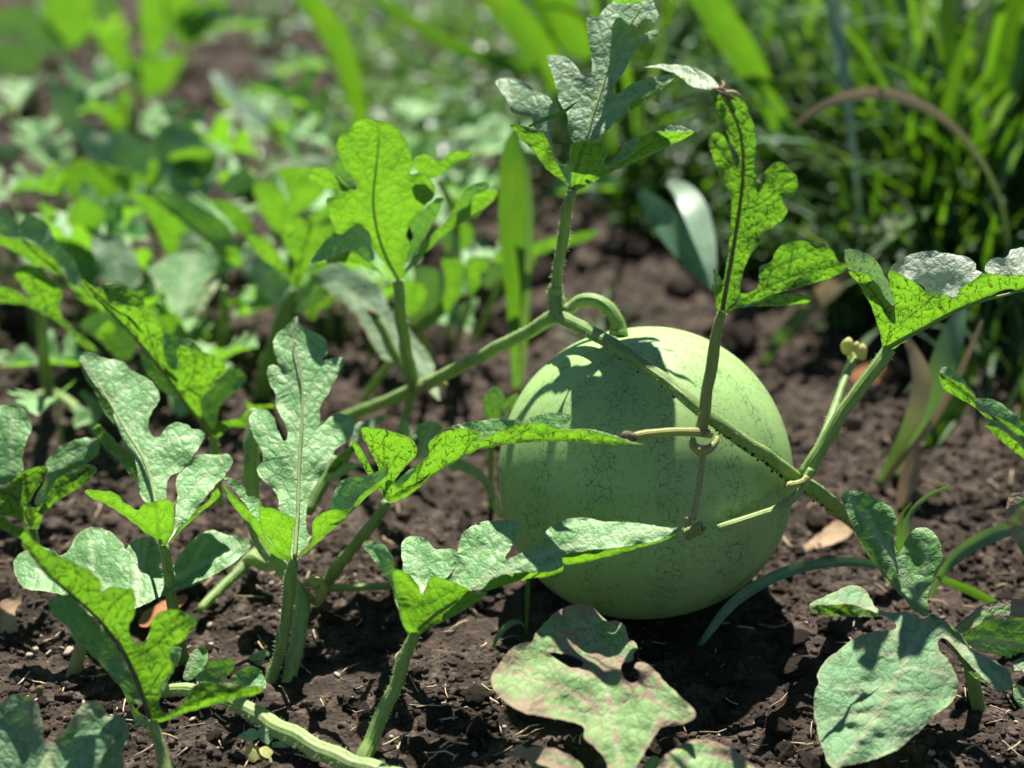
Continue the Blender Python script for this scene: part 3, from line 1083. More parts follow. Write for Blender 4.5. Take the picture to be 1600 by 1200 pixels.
make_tube('petiole', L10, [(894, 296, 4.2, 6), (888, 320, 4.4, 8.5), (882, 360, 5, 9), (874, 410, 5, 9), (868, 450, 5, 9)], 'stem', hair=700)

# --- speckled upright leaf with the withered tip
L11 = make_leaf(VA, [(1128, 487, -11), (1140, 420, -10.6), (1155, 330, -10), (1162, 260, -9.3), (1155, 200, -8.8), (1125, 141, -8)], [
    ('U', '1128,487 1121,485 1117,462 1113,444 1121,447 1128,440 1130,436 1136,406 1142,355 1140,305 1125,275 1115,250 1107,225 1107,212 1117,206 1130,212 1138,225 1145,250 1151,261 1155,256 1152,240 1143,225 1135,205 1122,180 1112,155 1111,144 1125,141 1145,146 1160,157 1172,177 1180,205 1181,235 1179,255 1181,275 1185,281 1192,272 1202,260 1217,252 1235,265 1245,280 1246,297 1232,312 1222,307 1224,317 1231,326 1225,340 1207,355 1192,365 1187,380 1171,400 1162,425 1157,447 1156,460 1145,480', -0.6, -0.5),
    ('U', '1130,488 1152,470 1156,459 1171,457 1184,449 1186,432 1188,416 1203,410 1214,391 1235,377 1265,377 1287,380 1302,393 1312,410 1327,412 1310,429 1274,442 1227,455 1209,460 1180,472', -1.2, -1.0),
    ('U', '1150,482 1182,471 1209,461 1238,458 1261,460 1270,464 1265,472 1246,475 1212,479 1182,478', -1.8, -1.5),
    ('T', '1115,419 1122,428 1129,440 1126,447 1120,446 1116,434', 3.0, 0.0),
], ['1155,330 1185,320 1225,290', '1150,370 1190,345', '1165,250 1150,262 1115,220', '1140,480 1230,435 1320,412', '1230,436 1238,395', '1195,452 1205,425'], 'leaf',
    label='speckled leaf standing upright at the upper right of the melon', sp=4)
tip = make_leaf(L11, [(1128, 136, -8), (1080, 118, -6), (1030, 104, -4)], [
    ('T', '1007,104 1037,101 1070,102 1095,110 1110,120 1123,136 1100,139 1082,134 1057,117 1032,107', 5.5, 0.0)], [], 'leaf_grey', name='withered_leaf_tip', sp=4)
for mk in ([(1112, 139, -8, 1.5), (1124, 139, -8, 3), (1136, 144, -8, 3.5), (1148, 151, -8, 2)], [(1126, 140, -7.6, 2.5), (1131, 133, -7.4, 3), (1128, 126, -7.2, 1)],
           [(1134, 144, -8.4, 2.5), (1146, 144, -8.5, 3.2), (1155, 149, -8.6, 2), (1158, 156, -8.6, 1)], [(1118, 141, -8.4, 2.5), (1130, 147, -8.6, 3.5), (1141, 152, -8.6, 2.5), (1152, 157, -8.6, 1)]):
    make_tube('dead_point', L11, mk, 'straw' if mk[0][0] in (1126, 1134) else 'dead_bit', step=3, n=6)
make_tube('petiole', L11, [(1128, 487, -11, 6.5), (1120, 520, -11.3, 9), (1111, 575, -11.8, 9.5), (1102, 630, -12.4, 9.5), (1094, 680, -12.9, 10)], 'stem_warm', hair=500)

# --- right hand leaf with the bleached top
L12 = make_leaf(VA, [(1385, 545, -4), (1440, 515, -4.5), (1512, 478, -5), (1600, 452, -6)], [
    ('U', '1326,424 1340,425 1360,432 1375,450 1385,467 1397,480 1397,472 1390,445 1390,422 1412,431 1430,442 1450,457 1472,460 1495,465 1497,455 1525,435 1535,427 1560,430 1612,434 1612,456 1575,452 1550,460 1512,477 1475,495 1445,512 1412,535 1390,547 1380,542 1375,520 1365,490 1355,467 1340,442', -1.2, 0.0),
    ('T', '1320,390 1340,391 1360,397 1372,410 1385,435 1398,460 1397,478 1385,468 1375,450 1360,433 1340,425 1326,420', 2.0, -1.5),
    ('T', '1391,420 1400,410 1425,397 1455,392 1480,396 1510,401 1525,412 1526,422 1535,425 1525,435 1510,447 1495,464 1472,460 1447,457 1445,450 1430,442 1412,431', 5.5, -1.0),
    ('T', '1540,425 1541,412 1550,404 1572,401 1580,391 1612,388 1612,434 1560,430', 5.5, -1.0),
], ['1385,540 1390,500 1350,440 1328,420', '1390,520 1440,480 1480,440', '1390,500 1395,440'], 'leaf_bleached',
    label='leaf with a bleached brown blotched upper side at the right edge')
make_tube('petiole', L12, [(1390, 545, -4, 11), (1372, 570, -4.5, 11.5), (1345, 605, -5.2, 11), (1310, 655, -6, 11), (1280, 705, -6.8, 11.5), (1258, 742, -7.4, 13)], 'stem', hair=500)
fb = make_tube('flower_stalk', VA, [(1338, 556, 6, 4), (1318, 600, 3, 6), (1300, 650, -1, 7), (1280, 700, -4.5, 8), (1262, 738, -7, 8)], 'stem', hair=300)
for (x, y, r) in ((1324, 541, 12), (1346, 550, 11), (1332, 559, 9), (1338, 543, 8)):
    c = P(x, y, 6 + RNG.uniform(-0.6, 0.6)); k = float(px_size(x, y, 6)) * r
    mesh_obj('flower_bud', c + (ico(2)[0] * (1 + 0.12 * np.sin(7 * np.arctan2(ico(2)[0][:, 1], ico(2)[0][:, 0])))[:, None]) * k * np.array([0.85, 0.85, 1.25]), ico(2)[1], M['bud'], fb)

# --- upright yellow-green leaf left of the melon
L14 = make_leaf(VA, [(622, 440, 14), (600, 395, 13.4), (587, 350, 12.8), (583, 310, 12.3), (587, 270, 11.8), (592, 220, 11.2), (590, 190, 11)], [
    ('U', '622,440 612,425 595,405 583,388 575,365 560,353 537,365 525,365 520,350 511,330 512,310 526,306 527,299 505,292 485,282 481,270 490,261 512,264 525,275 540,290 557,296 552,282 540,265 530,247 526,225 532,210 545,202 555,191 572,186 590,187 615,197 632,215 641,237 645,257 640,272 655,270 672,280 680,295 676,310 660,327 645,345 635,365 640,380 635,405 630,430', -1.0, 0.6),
    ('T', '487,410 492,397 505,380 520,370 537,365 547,355 565,352 577,365 582,387 585,405 575,409 552,392 530,397 512,405', 3.0, -3.0),
    ('U', '487,411 512,405 530,397 552,393 577,409 590,420 600,432 585,422 555,412 530,410 505,414', -1.5, -3.0),
    ('T', '634,410 637,387 645,370 640,350 650,337 670,320 682,309 692,310 690,322 680,342 667,367 650,392', 4.5, 1.0),
    ('U', '627,437 642,405 667,375 692,350 717,330 732,320 742,305 762,297 777,297 772,312 742,335 705,360 667,392 640,422', -1.5, 2.0),
    ('T', '692,352 705,330 725,300 747,285 762,285 762,296 742,305 732,320 717,331', 4.0, 2.0),
    ('U', '645,252 662,240 677,247 685,251 705,237 739,239 705,262 672,279 655,271', -1.0, 3.0),
    ('T', '522,257 530,250 540,266 552,284 545,288 530,275', 2.0, 1.0),
], ['583,335 555,310 520,285 490,272', '585,338 620,318 650,303 676,295', '587,270 560,245 545,215', '588,290 620,255 630,230', '605,410 560,360', '625,420 640,350', '600,392 540,345 520,320'],
    'leaf_light', label='tall yellow green leaf with rounded lobes left of the grass blade', sp=4)
make_tube('petiole', L14, [(622, 438, 14, 8), (624, 470, 14, 9.5), (630, 520, 14.2, 10), (638, 565, 14.4, 10.5), (649, 606, 14.5, 11)], 'stem', hair=700)
make_tube('leaf_stub', VA, [(584, 492, 17, 6), (592, 505, 16.6, 7), (612, 545, 15.8, 7.5), (632, 580, 15, 8), (650, 606, 14.5, 8)], 'stem', hair=400)
make_tube('brown_end', VA, [(577, 487, 17.2, 5), (582, 489, 17, 6), (589, 498, 16.8, 6.5)], 'dead_bit', step=4)
make_tube('tendril', VA, [(652, 606, 14, 8), (664, 603, 13.4, 10), (678, 598, 13, 8), (690, 599, 13, 6), (699, 603, 13, 4)], 'stem_yellow', step=4)
make_tube('rootlet', VA, [(646, 610, 14.4, 8), (638, 635, 14, 7), (631, 660, 13.6, 6), (626, 684, 13.2, 5)], 'stem', hair=300)

# --- tendrils and knots in front of the melon
make_tube('cut_stub', VA, [(990, 682, -14.4, 6), (1010, 679, -14.2, 7), (1045, 675, -13.8, 7), (1080, 675, -13.4, 7), (1112, 678, -13, 7)], 'stem_yellow', step=5)
make_tube('brown_end', VA, [(972, 684, -14.6, 5), (979, 681, -14.5, 9), (988, 683, -14.4, 8), (996, 681, -14.3, 6)], 'dead_bit', step=3)
W_ = [(1082, 684, -13.2, 5), (1084, 697, -13.6, 7), (1094, 704, -13.9, 8), (1108, 702, -13.9, 7.5), (1119, 690, -13.5, 5), (1120, 682, -13.2, 3)]
make_tube('tendril', VA, W_, 'stem_yellow', step=4)
tn = [(1098, 703, -13.6, 5.5), (1096, 730, -14.2, 5.5), (1092, 760, -14.8, 5.5), (1086, 790, -15.4, 5), (1082, 812, -15.8, 6)]
make_tube('tendril', VA, tn, 'stem_yellow', hair=2600, step=5, hair_len=0.0018)
cw = []
for i in range(46):
    t = i / 45
    a = t * 2 * math.pi * 6
    ccx = 1098 - 26 * t; ccy = 823 + 13 * t
    cw.append((ccx + 4 * math.cos(a), ccy + 8.5 * math.sin(a), -16.2 + 0.35 * math.cos(a), 2.6))
make_tube('coiled_tendril', VA, cw, 'stem_pale', step=2.5, n=6)
make_tube('dead_point', VA, [(1066, 831, -16.2, 3), (1072, 824, -16, 5), (1076, 816, -15.9, 5), (1072, 808, -15.8, 3)], 'stem_yellow', step=3)
make_tube('cut_stub', VA, [(1122, 826, -12.2, 6.5), (1150, 817, -12.0, 7), (1190, 804, -11, 7), (1220, 792, -9.8, 7), (1243, 775, -9, 7), (1256, 755, -8.6, 7), (1268, 732, -8.2, 6)], 'stem_pale', step=5)
make_tube('tendril', VA, [(1225, 765, -10, 4), (1233, 759, -10, 7), (1243, 757, -9.6, 6), (1256, 752, -9.2, 6), (1262, 745, -9, 5)], 'stem_yellow', step=3)

# ================================================================== centre-left plant
VB = plant('watermelon plant with a tall pale veined leaf left of the melon', 442, 1075)
L4 = make_leaf(VB, [(460, 873, -11), (465, 800, -7.5), (468, 720, -3.8), (472, 650, -0.5), (472, 600, 1.8), (465, 560, 3.6), (458, 530, 5), (464, 496, 6.2)], [
    ('T', '464,494 467,505 485,515 510,532 511,550 505,563 515,560 537,560 536,572 525,590 512,615 500,635 500,657 497,668 510,657 517,650 540,647 552,655 554,670 547,685 525,702 515,720 507,737 490,762 480,790 479,825 482,836 487,837 475,857 462,870 454,873 452,860 455,840 460,817 450,807 436,797 436,785 425,762 407,747 402,732 410,722 410,707 395,680 389,650 397,642 412,639 427,650 435,675 445,690 450,682 447,665 432,637 430,615 425,605 417,582 420,572 432,572 445,585 435,567 426,535 430,525 450,507', 4.2, 0.5),
    ('U', '347,745 352,760 382,790 404,814 420,845 454,876 446,876 425,866 395,825 360,785', -0.8, -1.0, (), [(458, 876, -11), (452, 866, -11)]),
    ('T', '348,745 354,744 382,762 386,775 400,775 407,790 405,815 385,791 365,765', 4.0, -2.0),
    ('U', '405,792 417,792 440,800 462,814 458,832 455,855 454,876 435,860 412,830 405,810', -1.6, -1.2, (), [(458, 876, -11.2), (452, 866, -11.2)]),
    ('U', '465,870 487,845 490,812 500,804 517,797 547,795 562,775 582,760 606,743 605,750 575,775 537,812 500,845 475,866', -1.2, -0.8, (), [(462, 874, -11), (475, 862, -11)]),
    ('T', '517,797 522,772 532,752 550,745 570,744 582,740 602,732 606,742 582,760 562,775 547,795', 4.0, -1.0, (), [(500, 804, -11), (606, 745, -12.5)]),
], ['467,745 437,700 400,660', '470,710 510,680 545,660', '472,640 500,600 530,568', '472,610 440,590 424,580', '465,830 430,780 410,745', '466,800 495,750', '468,760 510,710', '470,670 450,640 438,620', '462,560 490,545',
    '458,868 430,825', '470,865 540,805 595,748'], 'leaf_light', label='tall pale green leaf with a clear midrib, centre left', sp=4)
make_tube('petiole', L4, [(460, 872, -11, 7), (455, 900, -11.2, 10), (449, 950, -11.6, 9.5), (441, 1000, -12.2, 10), (430, 1040, -12.8, 10), (420, 1072, -13.5, 10)], 'stem', hair=1300)
make_tube('vine_stem', VB, [(397, 638, 2, 7), (394, 676, 1, 10), (392, 720, 0, 12), (392, 765, -0.6, 13), (400, 820, -1.5, 13), (418, 860, -3, 13), (450, 900, -5, 11), (472, 938, -7, 11),
                            (468, 985, -9.5, 11.5), (456, 1040, -12, 12), (445, 1080, -13.8, 11), (434, 1125, -17, 11)], 'stem_pale', hair=1800, ridges=0.05, n=12)
make_tube('tendril', VB, [(478, 912, -6, 5), (488, 908, -7, 9), (500, 918, -7.4, 10), (502, 932, -7.2, 9), (494, 940, -6.8, 7), (484, 932, -6.5, 6), (478, 920, -6, 5)], 'stem_yellow', step=4)
L5 = make_leaf(VB, [(605, 782, -5), (676, 744, -7.5), (740, 706, -9.5), (800, 692, -11.2), (870, 688, -13), (940, 691, -14.5), (1008, 697, -16)], [
    ('U', '602,778 604,750 616,752 620,762 634,752 655,727 669,712 671,690 690,676 718,669 740,672 753,676 739,689 760,682 781,673 816,662 847,661 875,671 917,671 945,678 970,687 1010,697 935,693 865,690 795,695 742,706 711,722 676,744 637,775 609,785', -1.6, -0.5),
    ('T', '616,758 625,747 637,736 655,722 671,712 664,724 645,746 628,758 618,762', 4.0, 0),
    ('T', '690,671 725,661 770,655 812,657 816,661 781,673 760,682 740,689 753,676 718,669', 4.5, 0),
    ('T', '816,660 847,646 872,645 895,652 886,660 872,668 847,661', 4.5, 0),
    ('T', '875,671 917,670 945,675 970,684 1010,697 970,689 945,680 917,673', 4.0, 0),
    ('U', '602,780 590,730 564,669 585,669 620,676 642,686 651,697 650,711 634,729 616,752 606,765', -1.2, -1.0),
    ('U', '550,690 556,690 572,715 585,740 598,760 603,778 580,748 562,720', -0.5, -1.0),
], ['605,775 600,720 600,690', '650,757 660,720 690,685', '720,716 740,685', '780,696 830,668', '602,740 625,705', '600,730 580,700'], 'leaf',
    label='long folded leaf reaching right across the melon', sp=4)
make_tube('petiole', L5, [(605, 784, -5, 8), (590, 808, -4.6, 8.5), (560, 845, -4.4, 9), (530, 882, -4, 9.5), (506, 918, -3.6, 10)], 'stem', hair=1100)
make_tube('runner', VB, [(500, 921, -3.6, 6), (540, 918, -2.4, 6), (590, 916, -1.4, 6), (650, 914, -0.4, 6), (700, 912, 0.2, 5)], 'stem', hair=600)
make_leaf(VB, [(660, 712, 2), (668, 690, 2.6), (676, 662, 3.4)], [('T', '651,664 664,660 676,658 692,668 682,680 671,692 668,708 660,716 650,716 655,695', 1.0, 0)], [], 'leaf', label='dark shaded leaf scrap behind the long folded leaf')
make_leaf(VB, [(650, 690, 3), (634, 660, 4)], [('T', '624,664 633,659 642,668 652,681 649,688 636,680 625,672', 4.0, 0)], [], 'leaf_light')
make_leaf(VB, [(545, 700, 4), (590, 670, 5.5)], [('T', '548,700 552,668 575,655 604,650 592,664 575,675 560,690', 4.0, 0)], [], 'leaf_grey')
make_leaf(VB, [(510, 740, 0), (560, 712, 1)], [('U', '510,738 530,712 545,700 558,690 556,702 540,722 522,738', -1, 0)], [], 'leaf')
make_leaf(VB, [(505, 750, 1), (560, 722, 2)], [('T', '506,752 515,735 545,722 565,725 540,740 520,750', 2.0, 0)], [], 'leaf')
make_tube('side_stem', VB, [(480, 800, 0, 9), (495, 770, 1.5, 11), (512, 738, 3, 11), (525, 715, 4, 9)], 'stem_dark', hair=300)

# ================================================================== lower-left vine along the bottom edge
VC = plant('hairy vine along the bottom edge carrying two folded leaves', 560, 1196)
make_tube('vine_stem', VC, [(230, 1085, -16, 8), (290, 1078, -17, 10), (355, 1094, -19, 12), (400, 1116, -20.5, 15), (450, 1146, -22.5, 16), (500, 1172, -24, 16), (560, 1196, -25.5, 17), (640, 1222, -27, 17)],
          'stem_pale', hair=1600, ridges=0.04, n=12)
L6 = make_leaf(VC, [(650, 988, -21), (680, 960, -20), (715, 935, -19), (770, 897, -18), (850, 865, -17.3), (950, 840, -17), (1065, 825, -17)], [
    ('T', '567,848 585,846 602,853 614,871 617,890 622,920 632,960 640,994 630,978 618,940 606,906 587,880', 3.5, -1.5),
    ('T', '629,878 627,853 637,839 665,841 679,857 704,857 714,860 711,885 697,902 679,903 669,910 660,930 651,913 640,898 630,892', 5.0, 0.5),
    ('T', '660,932 680,905 704,902 714,871 721,836 746,818 777,813 811,817 805,843 790,873 809,867 844,846 858,825 886,811 917,809 945,815 987,816 1040,824 1066,825 1042,840 970,855 917,860 879,868 878,875 880,884 865,892 830,894 795,897 767,906 753,920 739,922 715,930 690,945', 5.0, 0.3),
    ('U', '615,892 634,894 651,913 660,930 669,909 679,901 704,908 725,916 746,927 762,925 753,934 718,958 676,979 655,991 640,994 630,976 620,934', -1.8, -0.8),
    ('U', '749,925 757,914 767,906 795,897 830,894 865,892 881,883 872,901 830,904 795,912', -2.5, 0),
    ('U', '879,867 917,860 963,857 1040,841 1062,828 1042,843 987,859 952,869 900,881 881,880', -2.5, 0),
], ['700,945 720,900 760,850 800,825', '655,980 660,940 650,870', '780,893 830,890 870,882', '740,918 780,860 795,830', '648,985 600,870', '680,962 740,935', '890,855 920,825'], 'leaf_light',
    label='broad bright leaf pointing right, in front of the melon foot', sp=4)
make_tube('petiole', L6, [(650, 988, -21, 8), (638, 1012, -21, 10), (622, 1060, -21.3, 10.5), (600, 1110, -22, 11), (580, 1155, -23, 12), (566, 1190, -24.3, 13)], 'stem', hair=1300)
L1 = make_leaf(VC, [(238, 1128, -26), (225, 1097, -25.4), (207, 1050, -24.8), (180, 1002, -24.3), (137, 952, -24), (82, 902, -23.8), (38, 850, -23.6)], [
    ('U', '240,1129 260,1126 287,1115 325,1104 362,1094 400,1085 413,1077 400,1073 367,1069 315,1067 301,1074 287,1095 270,1111 256,1114 250,1104 250,1088 253,1070 270,1045 265,1027 270,1012 287,1000 309,966 295,961 275,952 250,957 237,972 234,988 225,1003 214,1006 204,995 202,977 211,957 210,925 204,920 195,919 172,916 160,925 155,905 112,877 75,860 50,840 40,822 35,840 34,852 50,871 72,897 112,931 137,953 160,976 180,1003 197,1028 207,1051 217,1073 225,1098 232,1122', -1.4, -0.4),
    ('T', '107,929 95,930 77,937 80,957 105,980 117,1002 140,1020 160,1040 180,1065 200,1085 221,1102 214,1072 204,1051 194,1028 177,1003 157,977 134,954', 3.0, -1.5),
    ('T', '306,1063 317,1042 342,1030 362,1029 367,1041 345,1065 325,1068', 4.5, 1.0),
    ('T', '360,1062 375,1047 395,1041 410,1050 414,1074 395,1072 368,1068', 4.5, 1.5),
    ('T', '270,1012 283,1011 282,1025 270,1050 258,1075 250,1090 252,1070 270,1046 266,1028', 2.0, 2.0),
], ['207,1030 240,1010 265,990 300,965', '160,970 175,945 200,925', '225,1090 245,1060 262,1035', '245,1122 320,1092 405,1078', '110,928 120,900 115,880', '190,1010 180,985', '310,1100 315,1075', '355,1092 358,1075'], 'leaf',
    label='large bright green folded leaf at the lower left, its dark midrib in view', sp=4)
make_tube('petiole', L1, [(238, 1126, -26, 8), (247, 1160, -26.4, 9.5), (258, 1195, -27, 10), (265, 1230, -28, 10)], 'stem_pale', hair=700)
make_leaf(VC, [(245, 1200, -22), (215, 1120, -20)], [('T', '192,1076 205,1085 212,1107 232,1125 236,1150 250,1187 262,1162 272,1165 298,1205 215,1208 206,1162 210,1130', 1.2, 0)],
          ['245,1200 215,1120'], 'leaf', label='dark shaded leaf hanging behind the stalk at the lower left')
make_leaf(VC, [(290, 1062, -16), (308, 1012, -14)], [('T', '287,1062 290,1040 300,1020 317,1008 325,1020 320,1042 300,1062', 1.0, 0)], ['290,1062 308,1012'], 'leaf_clean', label='small oval seed leaf with a yellow rim')
make_leaf(VC, [(380, 1150, -21), (320, 1120, -19)], [('T', '312,1110 318,1118 330,1135 367,1152 400,1150 385,1160 340,1158 318,1142', 2.0, 0)], [], 'leaf')
make_tube('dead_root', VC, [(322, 1108, -18, 2.5), (332, 1122, -18.4, 3), (341, 1130, -18.8, 4), (337, 1160, -20, 3.5), (322, 1185, -22, 4), (312, 1215, -25, 3.5)], 'stem_brown', step=4, n=6)

# ================================================================== left plant
VD = plant('spreading watermelon plant with pale forked leaves at the left', 290, 1030)
L3 = make_leaf(VD, [(250, 852, -10), (242, 784, -6.4), (225, 720, -3.2), (195, 670, -0.7), (160, 610, 2.3), (122, 552, 4.8)], [
    ('T', '242,790 232,786 225,785 217,760 215,740 210,717 195,695 182,665 175,637 150,603 137,585 122,552 145,552 165,560 185,562 212,582 235,595 247,612 247,630 235,647 232,670 240,682 250,681 260,667 275,659 290,662 300,670 312,672 320,677 310,700 300,715 280,737 265,745 260,760 260,778 255,784', 4.6, 0.4),
    ('U', '122,552 137,588 150,598 165,616 176,638 183,666 176,662 160,640 147,610 133,590', -2, -1.0),
    ('U', '145,669 155,662 172,680 187,695 212,717 215,752 216,758 195,732 180,710 162,696 149,680', -2, -0.6),
    ('U', '132,767 155,766 180,771 197,786 215,797 222,789 240,784 260,779 271,787 272,807 270,832 262,847 257,854 247,846 225,830 195,807 160,785 140,777', -1.6, -1.2, (), [(257, 856, -10), (252, 846, -10)]),
    ('T', '274,802 277,775 275,750 282,737 300,717 315,709 330,710 345,710 357,709 364,722 355,737 325,772 300,805 275,830 262,849 270,830', 4.5, 0.6),
    ('U', '265,848 290,815 322,785 340,763 344,774 312,802 287,826', -1, 0.5, (), [(262, 850, -10), (275, 838, -10)]),
], ['220,710 265,690 312,676', '200,672 225,640 240,610', '175,630 200,600', '225,720 200,700', '268,835 300,770 350,715', '256,850 200,805 140,770', '245,830 262,790', '225,722 240,745 262,750', '155,602 180,570'], 'leaf_light',
    label='pale forked leaf with shiny upper side at the left', sp=4)
make_tube('petiole', L3, [(256, 852, -10, 7), (262, 890, -10, 8.5), (269, 940, -10, 9), (278, 990, -10, 9.5), (288, 1035, -10.3, 10)], 'stem', hair=800)
L2 = make_leaf(VD, [(215, 955, -13), (215, 900, -9.5), (215, 830, -5.5)], [
    ('T', '21,881 35,862 77,856 95,868 108,857 119,836 147,823 175,832 192,850 197,858 206,846 227,838 241,843 252,864 247,888 255,892 269,885 283,864 301,843 329,828 350,834 371,839 395,846 378,869 332,899 280,920 210,952 160,970 98,930 35,916', 4.8, 0.3),
    ('U', '392,850 350,876 310,893 275,912 280,921 330,901 378,872', -2, 0.5),
], ['215,940 150,900 145,840', '215,940 60,890', '215,940 225,870 228,845', '220,940 300,890 385,848', '290,898 320,845', '120,915 80,880'], 'leaf_clean', label='broad flat lobed leaf low on the soil at the left')
L16 = make_leaf(VD, [(333, 683, 10), (290, 632, 9.5), (250, 575, 9), (195, 512, 8.5), (127, 435, 8)], [
    ('U', '127,435 142,445 160,456 175,477 195,477 220,482 240,495 252,510 256,527 255,540 260,562 267,575 275,579 279,570 276,550 282,540 300,545 325,552 342,560 352,575 347,587 340,595 330,607 317,617 314,630 317,650 327,667 335,671 345,660 360,656 375,652 385,640 385,626 395,632 427,631 427,637 400,641 390,650 388,668 362,667 347,680 335,685 325,677 310,655 290,633 275,606 250,576 220,543 195,513 170,488 145,463 130,447', -1.2, -0.4),
    ('U', '155,446 182,443 200,449 222,465 223,482 195,478 175,478', 1.5, 1.5),
    ('T', '219,544 232,556 255,581 275,606 280,622 260,615 240,597 225,575', 3.0, -1.0),
    ('T', '255,522 275,525 300,535 317,550 300,545 282,541 277,552 279,570 275,579 266,573 259,560 255,540', 3.5, 1.2),
    ('T', '315,622 330,607 342,596 350,585 355,576 370,576 382,582 385,592 375,607 350,627 342,640 340,657 335,671 325,665 316,647', 3.5, 1.0),
], ['285,620 300,590 308,560', '250,573 235,530 225,495', '200,515 202,495', '282,612 330,600 345,580', '318,665 316,630', '232,550 228,570'], 'leaf', label='narrow bright leaf rising diagonally, its veins dark with soil', sp=4)
make_tube('petiole', L16, [(333, 683, 10, 6), (336, 705, 10, 7), (340, 740, 10.4, 7), (344, 790, 11, 7)], 'stem', hair=900)
L17 = make_leaf(VD, [(50, 826, -2), (45, 790, -1.8), (38, 740, -1)], [
    ('T', '-8,640 0,634 17,633 37,641 47,655 50,667 40,695 35,715 36,738 17,752 7,757 -8,760', 4.0, 1.0),
    ('T', '56,790 55,780 67,757 75,735 72,725 82,707 105,692 135,684 152,686 156,700 150,712 135,725 105,740 85,755 75,772 62,790', 4.0, 1.0),
    ('U', '90,747 112,735 140,726 152,732 140,750 107,772 82,790 65,810 60,828 45,820 40,795 60,792 75,772', -1, -0.3),
    ('U', '-8,760 10,756 37,737 72,729 74,740 60,760 45,785 42,800 50,826 37,815 0,805 -8,810', -1.5, -0.6),
    ('U', '0,805 25,820 50,826 40,842 15,834 -8,820', -2.5, -0.6),
], ['48,815 62,770 70,740', '48,815 20,775 0,770', '50,815 100,760 140,732', '60,785 100,720 145,692', '17,745 20,640'], 'leaf', label='dark two lobed leaf cut by the left edge')
make_tube('petiole', L17, [(50, 826, -2, 7), (54, 850, -2.2, 7), (60, 890, -3, 8), (66, 925, -3.4, 8)], 'stem_dark', hair=600)
make_tube('leaf_stalk', VD, [(128, 1000, -12, 9), (122, 1025, -12.2, 10.5), (110, 1070, -13.2, 11), (98, 1110, -15, 12), (92, 1132, -16.5, 12)], 'stem_yellow', hair=900)
make_tube('runner', VD, [(312, 955, -5, 7), (335, 930, -3, 8), (360, 905, -1, 8.5), (385, 880, 1, 9), (402, 862, 2.5, 9)], 'stem', hair=900)
make_tube('node', VD, [(380, 880, 1, 8), (398, 872, 0.5, 13), (412, 880, 0, 13), (428, 884, 0, 10)], 'stem_pale', hair=600, step=4)
make_tube('stub', VD, [(57, 1130, -17.5, 5), (61, 1100, -17, 5), (62, 1072, -16.5, 5)], 'stem_brown', step=5)

# ================================================================== bottom-left corner
VE = plant('watermelon plant in the bottom left corner with a dark cupped leaf', 100, 1250, )
make_leaf(VE, [(85, 1215, -30), (75, 1170, -28.5), (60, 1095, -26.5)], [
    ('T', '0,1100 15,1087 37,1085 57,1097 65,1120 67,1142 72,1160 87,1155 110,1130 125,1105 145,1095 162,1105 170,1120 185,1117 200,1135 202,1150 192,1175 190,1210 -8,1215 -8,1105', 2.2, 0.2),
    ('T', '55,1205 62,1192 82,1170 107,1155 150,1147 180,1152 172,1166 160,1180 150,1210', 5.0, -2.5),
], ['75,1170 35,1100', '80,1165 145,1105'], 'leaf_half', label='dark cupped leaf with a dusty rim in the bottom left corner')
make_tube('petiole', VE, [(85, 1205, -29.5, 8), (90, 1240, -29.5, 8), (95, 1290, -29, 8)], 'stem', hair=0)

# ================================================================== bottom centre, dusty
VF = plant('low watermelon plant with soil stained leaves at the bottom centre', 985, 1240)
make_leaf(VF, [(975, 1215, -31), (955, 1120, -26.5), (945, 1060, -23.5), (930, 1000, -20.5), (905, 947, -18)], [
    ('T', '957,1215 945,1187 927,1165 912,1150 913,1137 890,1127 852,1120 815,1112 785,1092 770,1075 769,1055 780,1038 795,1017 815,1005 830,1002 835,992 852,972 875,952 900,944 922,947 940,962 950,970 965,970 977,980 981,995 995,1007 997,1014 990,1020 989,1032 972,1037 971,1050 980,1064 990,1067 999,1060 997,1050 991,1041 997,1035 1015,1040 1040,1067 1065,1090 1086,1112 1085,1122 1065,1132 1035,1136 1025,1147 1010,1172 995,1197 992,1215', 4.6, -0.9,
     ['858,1020 880,1022 900,1027 911,1036 902,1044 885,1040 870,1030']),
], ['955,1120 880,1075 790,1050', '952,1110 1000,1090 1070,1115', '945,1060 900,1050', '940,1040 985,1020', '930,1000 870,985', '955,1125 900,1110 820,1100'], 'leaf_dusty',
    label='dull leaf with brown soil stains and two holes, bottom centre', rip=0.55, sp=4)
make_leaf(VF, [(910, 1215, -31), (850, 1185, -29), (790, 1177, -27)], [
    ('T', '790,1177 815,1169 857,1168 890,1180 912,1200 905,1218 870,1205 825,1187', 4.0, 0),
    ('U', '822,1187 870,1204 905,1218 850,1218 835,1202', -2, 0)], ['905,1212 850,1185 795,1178'], 'leaf_dusty', label='brown rimmed leaf tip at the bottom edge left of centre')
make_leaf(VF, [(1030, 1215, -31), (1100, 1180, -29), (1165, 1190, -28)], [
    ('T', '1034,1187 1052,1172 1077,1158 1102,1155 1127,1162 1148,1172 1172,1192 1195,1218 1028,1218', 4.6, 0)], ['1030,1215 1100,1182 1165,1192'], 'leaf_dusty', label='rounded dusty leaf rising from the bottom edge')
make_leaf(VF, [(1010, 1215, -30), (1025, 1180, -29)], [('T', '1003,1205 1012,1185 1022,1181 1037,1190 1034,1215 1005,1215', 2.0, 0)], [], 'leaf_clean')

